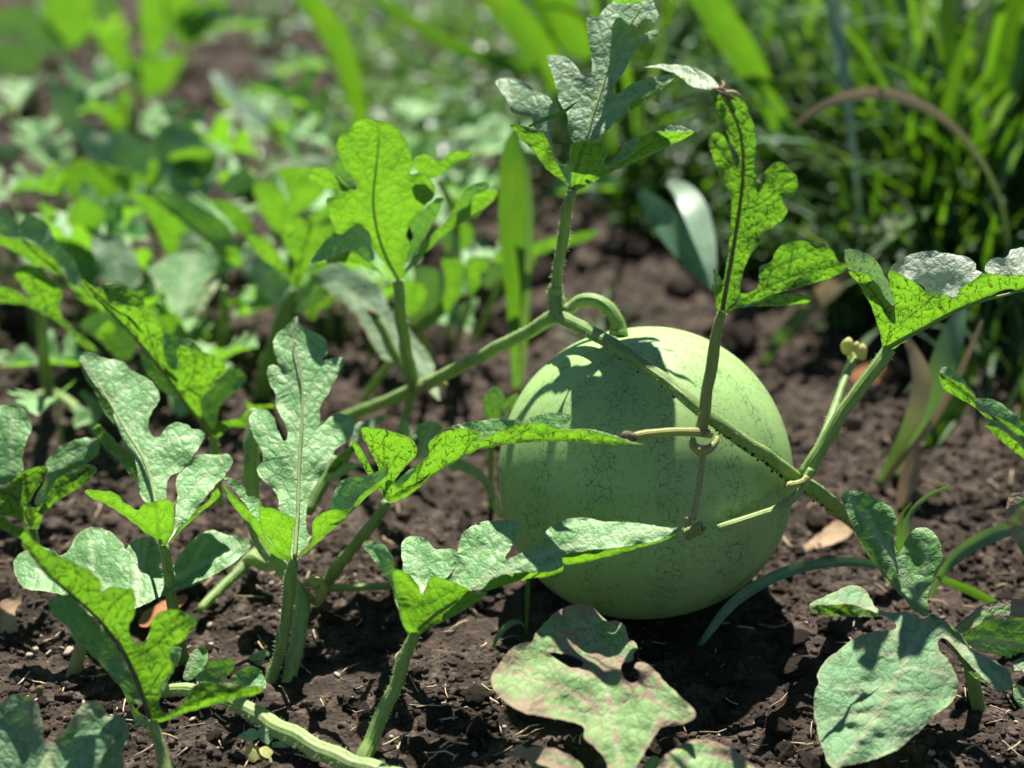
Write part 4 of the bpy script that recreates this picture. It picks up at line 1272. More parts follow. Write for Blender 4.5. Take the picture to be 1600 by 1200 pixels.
# ================================================================== bottom right plant
VG = plant('watermelon plant with a big drooping crinkled leaf in the bottom right corner', 1530, 1140)
L8 = make_leaf(VG, [(1452, 964, -17), (1425, 1010, -19.5), (1390, 1080, -22.6), (1350, 1150, -25.5), (1302, 1199, -27.5)], [
    ('T', '1445,967 1412,956 1390,957 1370,950 1360,935 1350,919 1332,914 1300,927 1265,945 1270,952 1295,946 1330,945 1360,955 1380,962 1397,972 1400,980 1390,985 1362,987 1335,997 1312,1015 1285,1037 1277,1055 1279,1065 1272,1085 1274,1125 1282,1160 1300,1199 1320,1197 1355,1190 1400,1172 1432,1147 1462,1117 1487,1097 1497,1075 1495,1055 1482,1032 1467,1015 1466,1000 1475,997 1490,1010 1512,1035 1532,1055 1555,1077 1572,1080 1582,1070 1577,1050 1557,1035 1532,1022 1512,1010 1487,990 1472,972 1452,964', 4.6, 0.6),
    ('U', '1265,947 1295,945 1330,944 1360,954 1375,962 1350,964 1300,962 1272,958', -2, 0.6),
    ('U', '1480,1003 1495,1016 1525,1046 1557,1078 1547,1073 1520,1056 1500,1033', -2, 0.6),
], ['1415,1030 1340,1010', '1410,1040 1480,1050', '1395,1075 1310,1075', '1390,1085 1470,1090', '1370,1115 1300,1120', '1368,1120 1420,1140', '1450,966 1380,955 1300,940', '1465,985 1520,1025 1570,1070'], 'leaf_half',
    rip=0.3, dents=[(1338, 1082, 9, 0.9), (1330, 1133, 9, 1.1), (1366, 1128, 9, -0.8), (1376, 1148, 8, 1.0), (1402, 1084, 8, 0.7), (1362, 1106, 9, 0.8), (1345, 1110, 8, 0.7), (1400, 1105, 8, 0.7), (1352, 1060, 8, 0.5), (1395, 1060, 8, 0.5), (1345, 1160, 9, 0.6)], label='big drooping crinkled leaf in the lower right', sp=4)
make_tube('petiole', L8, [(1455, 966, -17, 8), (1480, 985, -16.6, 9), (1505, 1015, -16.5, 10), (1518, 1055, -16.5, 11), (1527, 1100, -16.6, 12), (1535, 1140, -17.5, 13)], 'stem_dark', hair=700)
L9 = make_leaf(VG, [(1450, 963, -16), (1420, 915, -13.5), (1385, 862, -11.2), (1350, 810, -9.4), (1322, 772, -8)], [
    ('T', '1315,771 1335,767 1360,775 1385,787 1397,800 1401,817 1397,840 1399,857 1405,864 1412,852 1420,835 1432,825 1450,825 1465,840 1471,860 1472,880 1462,900 1450,930 1450,963 1430,955 1400,917 1375,885 1340,837 1320,792', 0.6, 0.0),
    ('U', '1316,775 1340,838 1375,886 1400,918 1413,934 1390,913 1360,873 1335,833', -1, -0.5),
], ['1435,935 1410,890 1350,800', '1440,930 1445,880 1450,840', '1385,862 1395,820'], 'leaf_clean', label='dark green two lobed leaf at the right, lit round its rim')
make_leaf(VG, [(1485, 992, -14), (1512, 962, -13), (1575, 940, -11.5), (1610, 945, -11)], [
    ('T', '1485,992 1497,975 1512,962 1537,945 1575,937 1612,940 1612,962 1562,963 1537,972 1512,985 1495,993', 3.0, 0)], [], 'leaf_dusty', label='dusty curled leaf edge at the right border')
make_leaf(VG, [(1500, 1000, -12), (1612, 1010, -10)], [
    ('T', '1500,998 1525,976 1562,967 1612,970 1612,1050 1590,1048 1575,1042 1560,1025 1530,1015', 1.5, 0)], ['1500,1000 1560,1000 1610,1010'], 'leaf', label='dark shaded leaf under the curled edge at the right border')
make_leaf(VG, [(1578, 1045, -12), (1612, 1040, -12)], [
    ('T', '1576,1044 1590,1030 1612,1022 1612,1072 1600,1068 1585,1058', 4.6, 0)], [], 'leaf_grey')
make_leaf(VG, [(1583, 1075, -16), (1612, 1110, -17)], [
    ('T', '1583,1068 1596,1072 1612,1085 1612,1118 1595,1105 1585,1090', 4.6, 0)], [], 'leaf_light')

# ================================================================== right edge plant
VH = plant('watermelon shoot entering from the right edge with folded speckled leaves', 1640, 800)
make_leaf(VH, [(1612, 705, -4), (1540, 640, -4), (1470, 585, -4)], [
    ('U', '1469,582 1482,590 1505,600 1518,612 1527,625 1526,637 1540,645 1565,655 1600,675 1612,685 1612,700 1580,672 1545,655 1525,638 1500,623 1470,603', -1.5, 0),
    ('T', '1472,573 1495,582 1515,604 1528,624 1520,618 1505,602 1480,588 1469,582', 4.0, 0),
    ('T', '1526,623 1558,627 1582,644 1600,660 1612,668 1612,684 1600,675 1565,655 1540,645 1526,638', 4.0, 0),
    ('U', '1539,664 1572,695 1612,722 1612,712 1590,690 1560,668', -1, 0),
    ('T', '1539,662 1551,655 1575,666 1600,687 1612,700 1612,714 1590,692 1565,670', 4.0, 0)],
    ['1612,702 1540,642 1470,590'], 'leaf', label='folded speckled leaf sloping down to the right edge')
make_leaf(VH, [(1612, 840, -8), (1590, 790, -8)], [('T', '1572,795 1580,772 1612,775 1612,855 1590,846 1574,822', 3.0, 0)], ['1612,840 1580,790'], 'leaf_dusty', label='small brown stained leaf cut by the right edge')
make_tube('petiole', VH, [(1590, 842, -8, 4), (1600, 860, -8, 5), (1618, 890, -8, 6)], 'stem', hair=0)

# raised midribs of the near leaves
for lf, marks, mt in (
    (L1, [(234, 1122, -26.1, 4), (218, 1073, -25.3, 3.6), (198, 1028, -24.9, 3.2), (161, 976, -24.4, 2.7), (113, 931, -24.2, 2.2), (73, 897, -24, 1.6), (45, 862, -23.8, 0.8)], 'stem_brown'),
    (L16, [(331, 683, 9.7, 3), (292, 633, 9.2, 2.8), (252, 577, 8.7, 2.4), (197, 513, 8.2, 2), (147, 463, 7.8, 1.2)], 'stem_warm'),
    (L3, [(251, 850, -10.4, 3), (243, 784, -6.8, 2.8), (225, 720, -3.6, 2.4), (195, 670, -1.1, 1.9), (160, 610, 1.9, 1.4), (126, 556, 4.5, 0.7)], 'stem_pale'),
    (L4, [(460, 872, -11.4, 3.4), (465, 800, -7.9, 3), (468, 720, -4.2, 2.7), (472, 650, -0.9, 2.3), (472, 600, 1.4, 1.9), (465, 560, 3.2, 1.5), (458, 530, 4.6, 1.2), (463, 500, 5.8, 0.7)], 'stem_pale'),
    (L10, [(916, 218, 5.7, 2.6), (932, 165, 7.5, 2.3), (950, 112, 9.5, 1.9), (970, 67, 11.2, 1.6), (990, 32, 12.6, 1.2), (1008, 4, 13.7, 0.9)], 'stem_pale'),
    (L11, [(1129, 484, -11.3, 4), (1140, 420, -10.9, 3.2), (1155, 330, -10.3, 2.5), (1161, 260, -9.6, 1.9), (1154, 200, -9.1, 1.4), (1130, 150, -8.4, 0.8)], 'stem_brown'),
    (L12, [(1388, 543, -4.3, 4), (1440, 515, -4.8, 3.6), (1512, 478, -5.3, 3), (1600, 453, -6.2, 2.2)], 'stem'),
    (L14, [(622, 438, 13.8, 3.2), (600, 395, 13.2, 2.4), (587, 350, 12.6, 1.9), (583, 310, 12.1, 1.5), (587, 270, 11.6, 1.1), (592, 220, 11, 0.6)], 'stem'),
    (L6, [(653, 984, -21.3, 3.4), (684, 958, -20.4, 3), (718, 936, -19.4, 2.4)], 'stem_warm')):
    make_tube('midrib', lf, marks, mt, n=6)

# ================================================================== plants behind
BG = 8


def bleaf(parent, keel, sheets, veins=(), mat='leaf_clean', label=None, rip=0.5):
    return make_leaf(parent, keel, sheets, veins, mat, BG, rip, label)


VI = plant('watermelon plant with a broad lobed leaf sprawling behind the upright yellow green leaf', 405, 622)
L15 = bleaf(VI, [(460, 452, 35), (470, 410, 34.5), (487, 351, 34)], [
    ('U', '460,452 450,435 427,417 407,402 392,385 382,370 395,367 412,372 430,387 440,405 450,417 450,400 442,377 440,367 442,350 452,345 470,340 487,351 505,352 521,350 525,357 517,372 500,390 487,405 485,415 475,437 467,452', -1, 0),
    ('U', '475,447 485,425 500,412 520,408 500,425 485,442', -1, -1),
    ('T', '452,400 450,376 458,385 462,405 458,420 451,418', 3, 2)],
    ['465,430 475,390 487,355', '468,420 440,380', '470,410 500,375'], 'leaf', 'folded bright leaf left of the tall yellow green leaf')
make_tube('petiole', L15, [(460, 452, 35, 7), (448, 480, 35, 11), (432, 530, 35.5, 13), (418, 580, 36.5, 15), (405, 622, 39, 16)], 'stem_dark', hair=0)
bleaf(VI, [(520, 440, 34), (580, 480, 30), (640, 540, 26), (686, 622, 20)], [
    ('T', '485,430 500,417 520,410 550,420 575,435 600,455 602,468 617,497 632,508 655,535 675,562 680,587 687,626 670,610 650,592 632,570 620,550 612,541 615,555 610,564 597,560 580,532 565,507 550,485 520,460', 4.4, 0)],
    ['520,440 560,480 605,555', '580,480 640,540 684,615', '560,430 590,460', '620,520 650,530'], 'leaf_grey', 'broad pale leaf lying behind the cut brown ended stub')
bleaf(VI, [(440, 482, 38), (400, 420, 40)], [
    ('T', '377,388 392,385 420,410 442,432 451,450 440,484 425,475 400,450 382,425', 4.4, 0)], ['440,482 415,435 380,392'], 'leaf_grey', 'pale oval leaf hanging left of the thick dark stalk')
bleaf(VI, [(480, 500, 36), (500, 470, 36)], [('U', '478,492 484,470 505,465 525,462 515,478 498,485 490,502', 0, 0)], [], 'leaf')
bleaf(VI, [(500, 440, 34), (470, 480, 34)], [('T', '470,455 500,432 520,452 500,470 480,485 462,490', 0.5, 0)], [], 'leaf')
make_tube('leaf_stalk', VI, [(612, 562, 30, 5), (585, 600, 31, 6), (560, 640, 33, 7)], 'stem', hair=0)

VJ = plant('leafy watermelon plant half out of focus at the left edge', 130, 640)
bleaf(VJ, [(128, 452, 20), (60, 400, 20), (-10, 330, 20)], [
    ('T', '-8,322 0,322 15,332 32,352 37,340 60,340 77,352 85,372 105,395 122,420 128,452 100,432 95,420 62,385 37,372 7,370 -8,352', 4.5, 0.5),
    ('U', '-8,352 7,371 37,373 62,386 85,405 99,430 75,422 37,402 0,382 -8,378', -2, 0)],
    ['125,448 60,385 0,350', '85,410 50,350'], 'leaf_light', 'grey green leaf with yellow underside edge, cut by the left border')
bleaf(VJ, [(155, 550, 20), (110, 512, 20), (72, 485, 20), (-8, 460, 20)], [
    ('U', '20,422 37,416 65,419 77,432 92,442 99,460 92,482 112,510 140,532 155,550 135,546 100,512 72,492 37,477 0,473 -8,470 -8,450 15,450 47,466 32,445', -1.2, -0.5)],
    ['75,485 60,450 40,425', '140,540 75,488 0,460'], 'leaf', 'bright yellow green folded leaf near the left border')
bleaf(VJ, [(190, 455, 40), (180, 372, 44)], [
    ('T', '142,372 162,366 187,370 207,392 220,420 221,440 210,453 187,442 160,440 152,412', 2.5, 0)], ['190,452 180,372'], 'leaf_grey', 'rounded grey green leaf behind the diagonal leaf')
bleaf(VJ, [(275, 520, 36), (285, 470, 39), (300, 395, 44)], [
    ('T', '230,420 250,410 255,402 282,395 310,391 335,392 342,412 322,447 307,470 280,497 275,521 270,500 255,480 245,450 235,432', 3.8, 0.5),
    ('U', '277,523 282,492 307,472 325,450 342,437 332,460 310,492 287,528', -1, 0)], ['275,518 290,450 310,395', '285,480 245,430'], 'leaf_light',
    'open pale leaf with one yellow green edge, behind the diagonal leaf')
bleaf(VJ, [(187, 562, 26), (165, 520, 27)], [('U', '150,522 172,500 185,525 188,562 175,552', -1, 0)], [], 'leaf')
bleaf(VJ, [(160, 560, 28), (140, 510, 29)], [('T', '123,508 150,490 178,480 200,490 215,520 205,560 190,566 172,545 150,528', 0.5, 0)], [], 'leaf')
bleaf(VJ, [(262, 520, 32), (255, 500, 32)], [('U', '246,497 272,494 271,520 258,523', -1, 0)], [], 'leaf')
for mk in ([(70, 490, 22, 5), (68, 530, 24, 6), (72, 580, 30, 8), (78, 612, 36, 8)], [(155, 455, 40, 5), (140, 500, 41, 6), (120, 545, 44, 7)],
           [(275, 520, 36, 6), (290, 550, 38, 7), (300, 580, 42, 7)], [(350, 450, 40, 5), (345, 520, 42, 6), (345, 570, 47, 7)]):
    make_tube('leaf_stalk', VJ, mk, 'stem', hair=0)
make_tube('vine_stem', VJ, [(20, 640, 34, 7), (80, 615, 37, 8), (120, 640, 34, 8), (150, 672, 30, 8), (190, 720, 24, 8)], 'stem_pale', hair=0)
make_tube('vine_stem', VJ, [(60, 468, 29, 3), (60, 500, 30, 4.5), (63, 540, 31, 5.5), (68, 590, 34, 6), (75, 615, 38, 6)], 'stem_dark', hair=0)
bleaf(VJ, [(0, 640, 33), (60, 620, 35)], [('T', '-8,636 20,628 60,615 85,622 70,640 35,650 -8,652', 3.0, 0)], [], 'leaf_grey')

VK = plant('blurred watermelon plant left of the two bright forked leaves', 230, 470)
bleaf(VK, [(117, 412, 55), (115, 360, 55), (120, 310, 55)], [
    ('U', '57,320 70,316 82,325 92,338 100,350 108,330 117,315 128,308 140,310 160,325 162,350 150,362 140,370 125,392 117,412 102,386 88,360 82,347', -1, 0)], ['117,410 115,340'], 'leaf_clean', 'blurred bright leaf with two lobes at the far left')
bleaf(VK, [(270, 397, 48), (255, 345, 48), (240, 300, 48)], [
    ('U', '207,305 230,303 262,322 300,350 345,384 375,390 377,416 350,402 312,371 290,352 276,395 262,398 245,360 228,335', -1, 0),
    ('T', '225,301 275,301 312,320 350,345 370,378 362,392 345,383 300,351 262,323', 4.5, 0),
    ('U', '327,315 357,315 390,340 398,362 375,366 350,338', -1, 1)], ['270,395 250,340', '300,350 360,385'], 'leaf_clean', 'blurred leaf with pale top and yellow green underside')
bleaf(VK, [(130, 380, 55), (135, 330, 57)], [('T', '115,345 128,325 142,318 150,335 140,352 120,358', 4, 0)], [], 'leaf_grey')
bleaf(VK, [(300, 370, 50), (330, 345, 52)], [('T', '275,392 292,362 318,358 320,375 300,392', 4, 0)], [], 'leaf_grey')
for mk in ([(117, 410, 55, 5), (122, 440, 58, 6), (130, 470, 66, 6)], [(268, 397, 48, 5), (262, 430, 55, 5), (255, 460, 66, 6)]):
    make_tube('leaf_stalk', VK, mk, 'stem', hair=0)

VL = plant('blurred watermelon plant with two bright forked leaves beside the tall yellow green leaf', 470, 480)
bleaf(VL, [(450, 365, 50), (445, 330, 50), (455, 270, 50)], [
    ('U', '395,287 405,283 417,282 430,286 440,297 446,315 449,318 448,300 440,280 432,265 450,261 475,260 500,270 512,290 498,310 482,325 465,337 460,352 450,364 437,364 425,358 412,340 402,318', -1, 0)],
    ['450,360 425,310 410,290', '452,350 475,270'], 'leaf_clean', 'blurred bright forked leaf with a rounded gap')
bleaf(VL, [(480, 345, 52), (500, 300, 52)], [('U', '482,345 500,325 515,315 520,330 505,345 490,352', -1, 0)], [], 'leaf_clean')
bleaf(VL, [(400, 285, 58), (460, 245, 62)], [('T', '400,280 420,262 450,250 500,242 515,255 475,260 440,264 420,272', 4.5, 0)], [], 'leaf_grey', 'blurred grey leaf top behind the bright forked leaf')
bleaf(VL, [(350, 300, 60), (390, 270, 62)], [('T', '345,300 360,272 385,265 400,285 380,300', 1, 0)], [], 'leaf')
make_tube('leaf_stalk', VL, [(450, 364, 50, 5), (455, 400, 56, 6), (462, 450, 68, 6)], 'stem', hair=0)

VM = plant('blurred crinkled watermelon plant on the open soil in the upper left', 190, 330)
bleaf(VM, [(196, 315, 75), (147, 250, 76), (110, 210, 77), (82, 145, 78)], [
    ('T', '80,140 88,136 105,136 122,157 124,189 140,194 154,208 175,206 196,206 238,224 255,259 245,290 225,282 196,266 147,252 115,217 94,189 84,164', 4.5, 0.4),
    ('U', '70,252 85,262 98,266 118,248 147,253 196,267 225,283 213,300 196,318 180,330 150,325 120,318 105,300 88,275', -1, 0)],
    ['190,300 150,245 90,150', '150,245 200,220'], 'leaf_grey', 'blurred crinkled grey leaf with a raised tip')
bleaf(VM, [(310, 315, 74), (300, 250, 78)], [
    ('T', '241,217 266,189 297,196 315,217 343,238 336,290 308,318 270,305 255,280', 4.0, 0),
    ('U', '262,245 285,234 308,230 339,238 336,268 312,280 287,277 270,262', -2, -1)], [], 'leaf_grey', 'blurred pale leaf with a yellow green lobe')
bleaf(VM, [(30, 290, 80), (60, 270, 82)], [('T', '20,285 50,266 77,280 62,298 35,300', 4.0, 0)], [], 'leaf_grey')
bleaf(VM, [(0, 238, 100), (30, 235, 100)], [('T', '-8,230 12,226 30,230 25,246 -8,247', 4.0, 0)], [], 'leaf_grey')
bleaf(VM, [(60, 260, 82), (75, 220, 84)], [('T', '52,218 70,212 92,235 100,255 75,250', 4.0, 0)], [], 'leaf_grey')
for mk in ([(190, 318, 75, 5), (188, 345, 82, 6), (186, 370, 92, 6)], [(300, 312, 75, 5), (292, 335, 82, 5), (285, 358, 95, 5)], [(95, 280, 78, 5), (98, 310, 85, 5), (100, 345, 100, 5)]):
    make_tube('leaf_stalk', VM, mk, 'stem', hair=0)

VN = plant('far blurred watermelon plant at the top left with glowing yellow green leaves', 190, 200)
for k, (f, s, mt) in enumerate([
    ('U', '70,-8 105,-8 140,-8 143,40 132,62 105,76 85,62 72,45', 'leaf_clean'),
    ('U', '150,60 170,52 192,55 205,85 206,110 192,122 178,105 163,82', 'leaf_clean'),
    ('U', '220,-8 255,-8 262,35 258,70 235,96 224,75 220,45', 'leaf_clean'),
    ('U', '258,-8 305,-8 300,20 282,45 270,60', 'leaf_clean'),
    ('U', '210,95 250,90 291,85 275,120 255,145 225,152 216,130', 'leaf_clean'),
    ('U', '155,165 178,150 200,140 207,170 200,192 182,206', 'leaf_clean'),
    ('T', '-8,20 20,10 45,8 80,35 100,60 95,85 70,84 50,80 30,60 -8,60', 'leaf_grey'),
    ('T', '-8,70 30,68 60,85 62,108 30,118 -8,112', 'leaf_grey'),
    ('T', '130,-8 158,-8 185,-8 178,22 158,28 140,20', 'leaf_grey'),
    ('T', '290,30 315,15 340,8 346,30 325,45 310,60 287,62', 'leaf_grey'),
    ('T', '198,105 212,100 224,112 220,130 205,132', 'leaf_grey'),
    ('U', '275,25 300,12 340,-8 352,10 330,50 300,70 280,68', 'leaf_clean')]):
    q = pts(s); cx = sum(p[0] for p in q) / len(q); cy = max(p[1] for p in q); Y = 150 + (12 if cy < 60 else 0)
    bleaf(VN, [(cx, cy, Y), (cx + 2, min(p[1] for p in q), Y)], [(f, s, None, 0)], [], mt)
for mk in ([(205, 190, 150, 4), (205, 215, 152, 5), (203, 235, 156, 5)], [(225, 150, 150, 4), (214, 190, 152, 5), (206, 225, 158, 5)], [(105, 76, 152, 4), (112, 110, 160, 5), (118, 150, 175, 5)],
           [(40, 118, 150, 5), (50, 150, 160, 5), (55, 185, 165, 5)]):
    make_tube('leaf_stalk', VN, mk, 'stem', hair=0)

VO = plant('watermelon plant out of focus between the tall yellow green leaf and the grass blade', 690, 560)
for (f, s, mt, Y) in [('U', '627,442 650,440 667,455 660,476 640,496 630,480', 'leaf_clean', 30), ('T', '648,420 672,417 690,425 697,445 690,470 668,490 655,500 640,512 652,480', 'leaf_grey', 36),
                      ('U', '690,405 706,404 722,406 722,455 705,482 690,497 660,516 655,502 680,480 695,450', 'leaf_clean', 34), ('U', '730,405 750,400 765,402 760,425 752,442 735,462', 'leaf_clean', 38),
                      ('T', '750,430 768,415 786,410 790,430 775,442 762,452', 'leaf_grey', 38), ('U', '770,402 800,385 835,378 870,370 935,360 925,373 892,384 860,392 820,408 790,420', 'leaf_clean', 42),
                      ('T', '686,372 700,360 712,366 714,388 702,392', 'leaf_grey', 44), ('U', '706,352 728,345 740,360 735,385 715,392 712,372', 'leaf_clean', 46)]:
    q = pts(s); cx = sum(p[0] for p in q) / len(q); cy = max(p[1] for p in q)
    bleaf(VO, [(cx, cy, Y), (cx + 2, min(p[1] for p in q), Y)], [(f, s, None, 0)], [], mt)
for mk in ([(655, 505, 34, 5), (660, 530, 38, 6), (670, 556, 46, 6)], [(735, 460, 38, 5), (725, 500, 44, 5), (712, 540, 52, 5)], [(790, 420, 42, 5), (770, 470, 48, 5), (740, 535, 52, 5)], [(700, 392, 44, 5), (705, 440, 50, 5), (700, 530, 54, 5)]):
    make_tube('leaf_stalk', VO, mk, 'stem', hair=0)
make_tube('leaf_stalk', VO, [(685, 282, 40, 5), (700, 310, 42, 6), (712, 340, 46, 6), (716, 420, 56, 6)], 'stem', hair=0)

VP = plant('small shaded watermelon shoot tucked against the left side of the melon', 770, 800)
bleaf(VP, [(785, 655, 8), (775, 608, 8)], [('T', '755,625 764,610 776,604 786,612 790,625 786,640 784,653 768,654 757,650', 1.0, 0)], [], 'leaf', 'small dark leaf at the left side of the melon')
bleaf(VP, [(784, 650, 7.5), (808, 618, 6)], [('T', '783,652 786,630 808,614 808,632 796,645', 3.0, 0)], [], 'leaf')
bleaf(VP, [(785, 812, 2), (765, 752, 3), (700, 730, 5)], [('T', '697,729 706,720 720,718 746,732 764,750 778,778 784,812 770,793 753,755 725,738', 1.0, 0)], ['784,808 765,755 705,728'], 'leaf', 'dark strap shaped leaf beside the lower left of the melon')
make_tube('leaf_stalk', VP, [(770, 655, 9, 4), (768, 700, 10, 5), (766, 770, 14, 5), (768, 800, 15, 5)], 'stem_dark', hair=0)


# more plants of the bed, further off: the leaf is shaped once per kind and each plant has its own leaves
def free_leaf(seed):
    r = np.random.default_rng(seed)
    out = []
    lob = [(0.0, 0.10, 0.05), (0.18, 0.34, 0.09), (0.42, 0.46, 0.10), (0.70, 0.30, 0.10)]
    right = [(0.02, 0.0), (0.05, 0.10)]
    for (c, w, k) in lob[1:]:
        w *= r.uniform(0.8, 1.2)
        right += [(c - k * 0.8, 0.09), (c + 0.01, w * 0.75), (c + k * 0.9, w), (c + k * 1.6, w * 0.85), (c + k * 1.5, w * 0.45)]
    right += [(0.88, 0.16), (0.97, 0.10), (1.0, 0.0)]
    rt = cr(np.array([(y, x) for x, y in right]), 0.035)
    lt = cr(np.array([(-y * r.uniform(0.9, 1.1), x) for x, y in right]), 0.035)
    poly = np.concatenate([rt, lt[::-1][1:-1]])
    V, F, L = sheet_mesh([tuple(q * 100) for q in poly], 4.0)
    V = V / 100.0
    u, t = V[:, 0], V[:, 1]
    fold = r.uniform(0.15, 0.9); droop = r.uniform(0.1, 0.6)
    au = np.abs(u)
    X = u * math.cos(fold) if fold < 1.2 else u
    Z = au * math.sin(fold) - droop * t ** 2 * 0.6 + 0.05 * pnoise(u * 5, t * 5, seed)
    W = np.stack([X, t * (1 - 0.12 * droop * t), Z], -1)
    me = bpy.data.meshes.new('leaf')
    a = W[F[:, 1]] - W[F[:, 0]]; c = W[F[:, 2]] - W[F[:, 0]]
    fl = np.cross(a, c)[:, 2] < 0
    F = F.copy(); F[fl] = F[fl][:, ::-1]
    me.from_pydata([tuple(q) for q in W], [], [tuple(int(i) for i in f) for f in F])
    me.polygons.foreach_set('use_smooth', np.ones(len(me.polygons), bool))
    d = seg_dist(V, L[0], True)[0] if False else seg_dist(V * 100, L[0], True)[0]
    for k, v in (('vein', np.clip(1 - au / 0.025, 0, 1)), ('edge', np.clip(1 - d / 1.5, 0, 1)), ('rim', np.exp(-d / 4))):
        at = me.attributes.new(k, 'FLOAT', 'POINT'); at.data.foreach_set('value', v.astype(np.float32))
    at = me.attributes.new('luv', 'FLOAT_VECTOR', 'POINT')
    at.data.foreach_set('vector', np.stack([u * 14, t * 14, np.full(len(u), seed * 3.1)], -1).astype(np.float32).ravel())
    me.materials.append(M['leaf_light' if seed % 2 else 'leaf_clean']); me.update()
    return me


leaf_data = [free_leaf(200 + k) for k in range(6)]
stalk_v, stalk_f, stalk_l, _ = tube_geo(np.array([(0, 0, 0), (0.02, 0, 0.35), (0.08, 0, 0.7), (0.22, 0, 1.0)]), np.array([0.035, 0.03, 0.026, 0.02]), 6)
stalk_me = bpy.data.meshes.new('petiole')
stalk_me.from_pydata([tuple(q) for q in stalk_v], [], stalk_f)
stalk_me.polygons.foreach_set('use_smooth', np.ones(len(stalk_me.polygons), bool))
at = stalk_me.attributes.new('luv', 'FLOAT_VECTOR', 'POINT'); at.data.foreach_set('vector', stalk_l.astype(np.float32).ravel())
stalk_me.materials.append(M['stem']); stalk_me.update()


def bed_plant(x, y, n, hgt, size, label, group=None, spread=0.10):
    g = Pg(x, y)
    root = thing('watermelon_plant', label, 'watermelon plant', (g[0], g[1], float(ground_h(g[0], g[1]))), group)
    a0 = RNG.uniform(0, 6.28)
    for k in range(n):
        a = a0 + k * 6.28 / n + RNG.normal() * 0.4
        h = hgt * RNG.uniform(0.55, 1.15); s = size * RNG.uniform(0.7, 1.2)
        rr = spread * math.sqrt(RNG.random())
        bx, by = rr * math.cos(a), rr * math.sin(a)
        lf = bpy.data.objects.new('leaf', leaf_data[int(RNG.integers(len(leaf_data)))])
        COL.objects.link(lf); lf.parent = root
        lf.location = (bx + 0.22 * h * math.cos(a), by + 0.22 * h * math.sin(a), h)
        lf.scale = (s, s, s)
        lf.rotation_euler = (RNG.uniform(-0.1, 0.9), RNG.normal() * 0.25, a - 1.5708)
        st = bpy.data.objects.new('petiole', stalk_me)
        COL.objects.link(st); st.parent = lf
        # the stalk runs from the ground to the foot of the blade
        mt = Matrix.Translation((bx, by, 0)) @ Matrix.Rotation(a, 4, 'Z') @ Matrix.Diagonal((h, h * 0.9, h, 1))
        ml = Matrix.LocRotScale(lf.location, lf.rotation_euler, lf.scale)
        st.matrix_local = ml.inverted() @ mt
    return root


for (x, y, n, h, s, lb) in [
    (60, 205, 6, 0.10, 0.12, 'small leafy watermelon plant far off at the left edge'),
    (330, 215, 5, 0.08, 0.10, 'low blurred watermelon plant below the pale leaning grass blade'),
    (150, 420, 6, 0.12, 0.13, 'leafy watermelon plant filling the gap behind the rounded grey green leaf'),
    (15, 300, 6, 0.12, 0.13, 'watermelon plant at the left edge behind the grey green leaf'),
    (330, 440, 6, 0.12, 0.13, 'leafy watermelon plant behind the open pale leaf'),
    (545, 400, 6, 0.12, 0.13, 'leafy watermelon plant hidden behind the tall yellow green leaf'),
    (620, 330, 6, 0.11, 0.13, 'blurred watermelon plant right behind the tall yellow green leaf'),
    (720, 400, 5, 0.09, 0.11, 'low blurred watermelon plant left of the upright grass blade'),
    (40, 560, 5, 0.09, 0.11, 'low watermelon plant in the shade under the left edge leaves'),
    (215, 575, 5, 0.09, 0.11, 'low shaded watermelon plant under the diagonal leaf'),
    (500, 560, 4, 0.07, 0.09, 'small watermelon plant in the shade right of the thick dark stalk'),
    (240, 130, 6, 0.10, 0.12, 'far blurred watermelon plant beside the yellow green glowing one'),
    (30, 120, 7, 0.12, 0.13, 'far pale watermelon plant in the top left corner'),
    (400, 330, 5, 0.10, 0.12, 'blurred watermelon plant between the two bright forked leaves'),
    (115, 655, 5, 0.07, 0.10, 'low watermelon plant in the shade between the left edge leaves'),
    (300, 640, 4, 0.06, 0.09, 'low watermelon plant in the shade behind the forked pale leaf'),
    (375, 560, 5, 0.10, 0.12, 'shaded watermelon plant at the foot of the thick dark stalk'),
    (80, 500, 6, 0.11, 0.12, 'leafy watermelon plant under the bright folded leaf at the left'),
    (440, 520, 5, 0.09, 0.11, 'low watermelon plant behind the tip of the tall pale leaf'),
    (590, 520, 5, 0.07, 0.10, 'low watermelon plant under the cut brown ended stub'),
    (100, 30, 7, 0.12, 0.13, 'farthest blurred watermelon plant at the top left')]:
    bed_plant(x, y, n, h, s, lb, 'further watermelon plants of the bed')

# ================================================================== grass
def blade(label, marks, mat, fold=0.12, twist=0.0, group=None, name='grass_blade'):
    b = P(marks[0][0], marks[0][1], marks[0][2])
    t = thing('grass_plant', label, 'grass', (b[0], b[1], b[2]), group)
    make_ribbon('blade', t, marks, mat, fold, 7, twist)
    return t


blade('upright glowing grass blade just left of the melon stalk', [(806, 612, 42, 6), (805, 570, 40, 10), (804, 520, 38.5, 17), (804, 470, 37.5, 26), (802, 400, 37, 38), (800, 320, 36.8, 42), (800, 270, 36.8, 38), (800, 235, 37, 30), (806, 205, 37.4, 14), (812, 185, 38, 3)], 'grass', 0.16)
blade('bluish folded grass blade right behind the glowing one', [(812, 608, 43, 5), (818, 560, 42, 8), (820, 500, 41, 13), (822, 430, 40.5, 17), (823, 350, 40.5, 21), (818, 280, 41, 23), (812, 235, 42, 16), (808, 215, 43, 4)], 'grass_blue', 0.1)
blade('thin bent bluish grass blade arching over soil right of the melon', [(1088, 1024, -9.5, 3), (1092, 1012, -9.6, 7), (1110, 985, -9.8, 12), (1140, 948, -9.6, 16), (1180, 917, -9.2, 18), (1230, 893, -8.6, 18), (1280, 881, -8, 16), (1330, 878, -7.5, 14), (1380, 884, -7, 12), (1420, 896, -6, 9)], 'grass_matte', 0.12, -0.35)
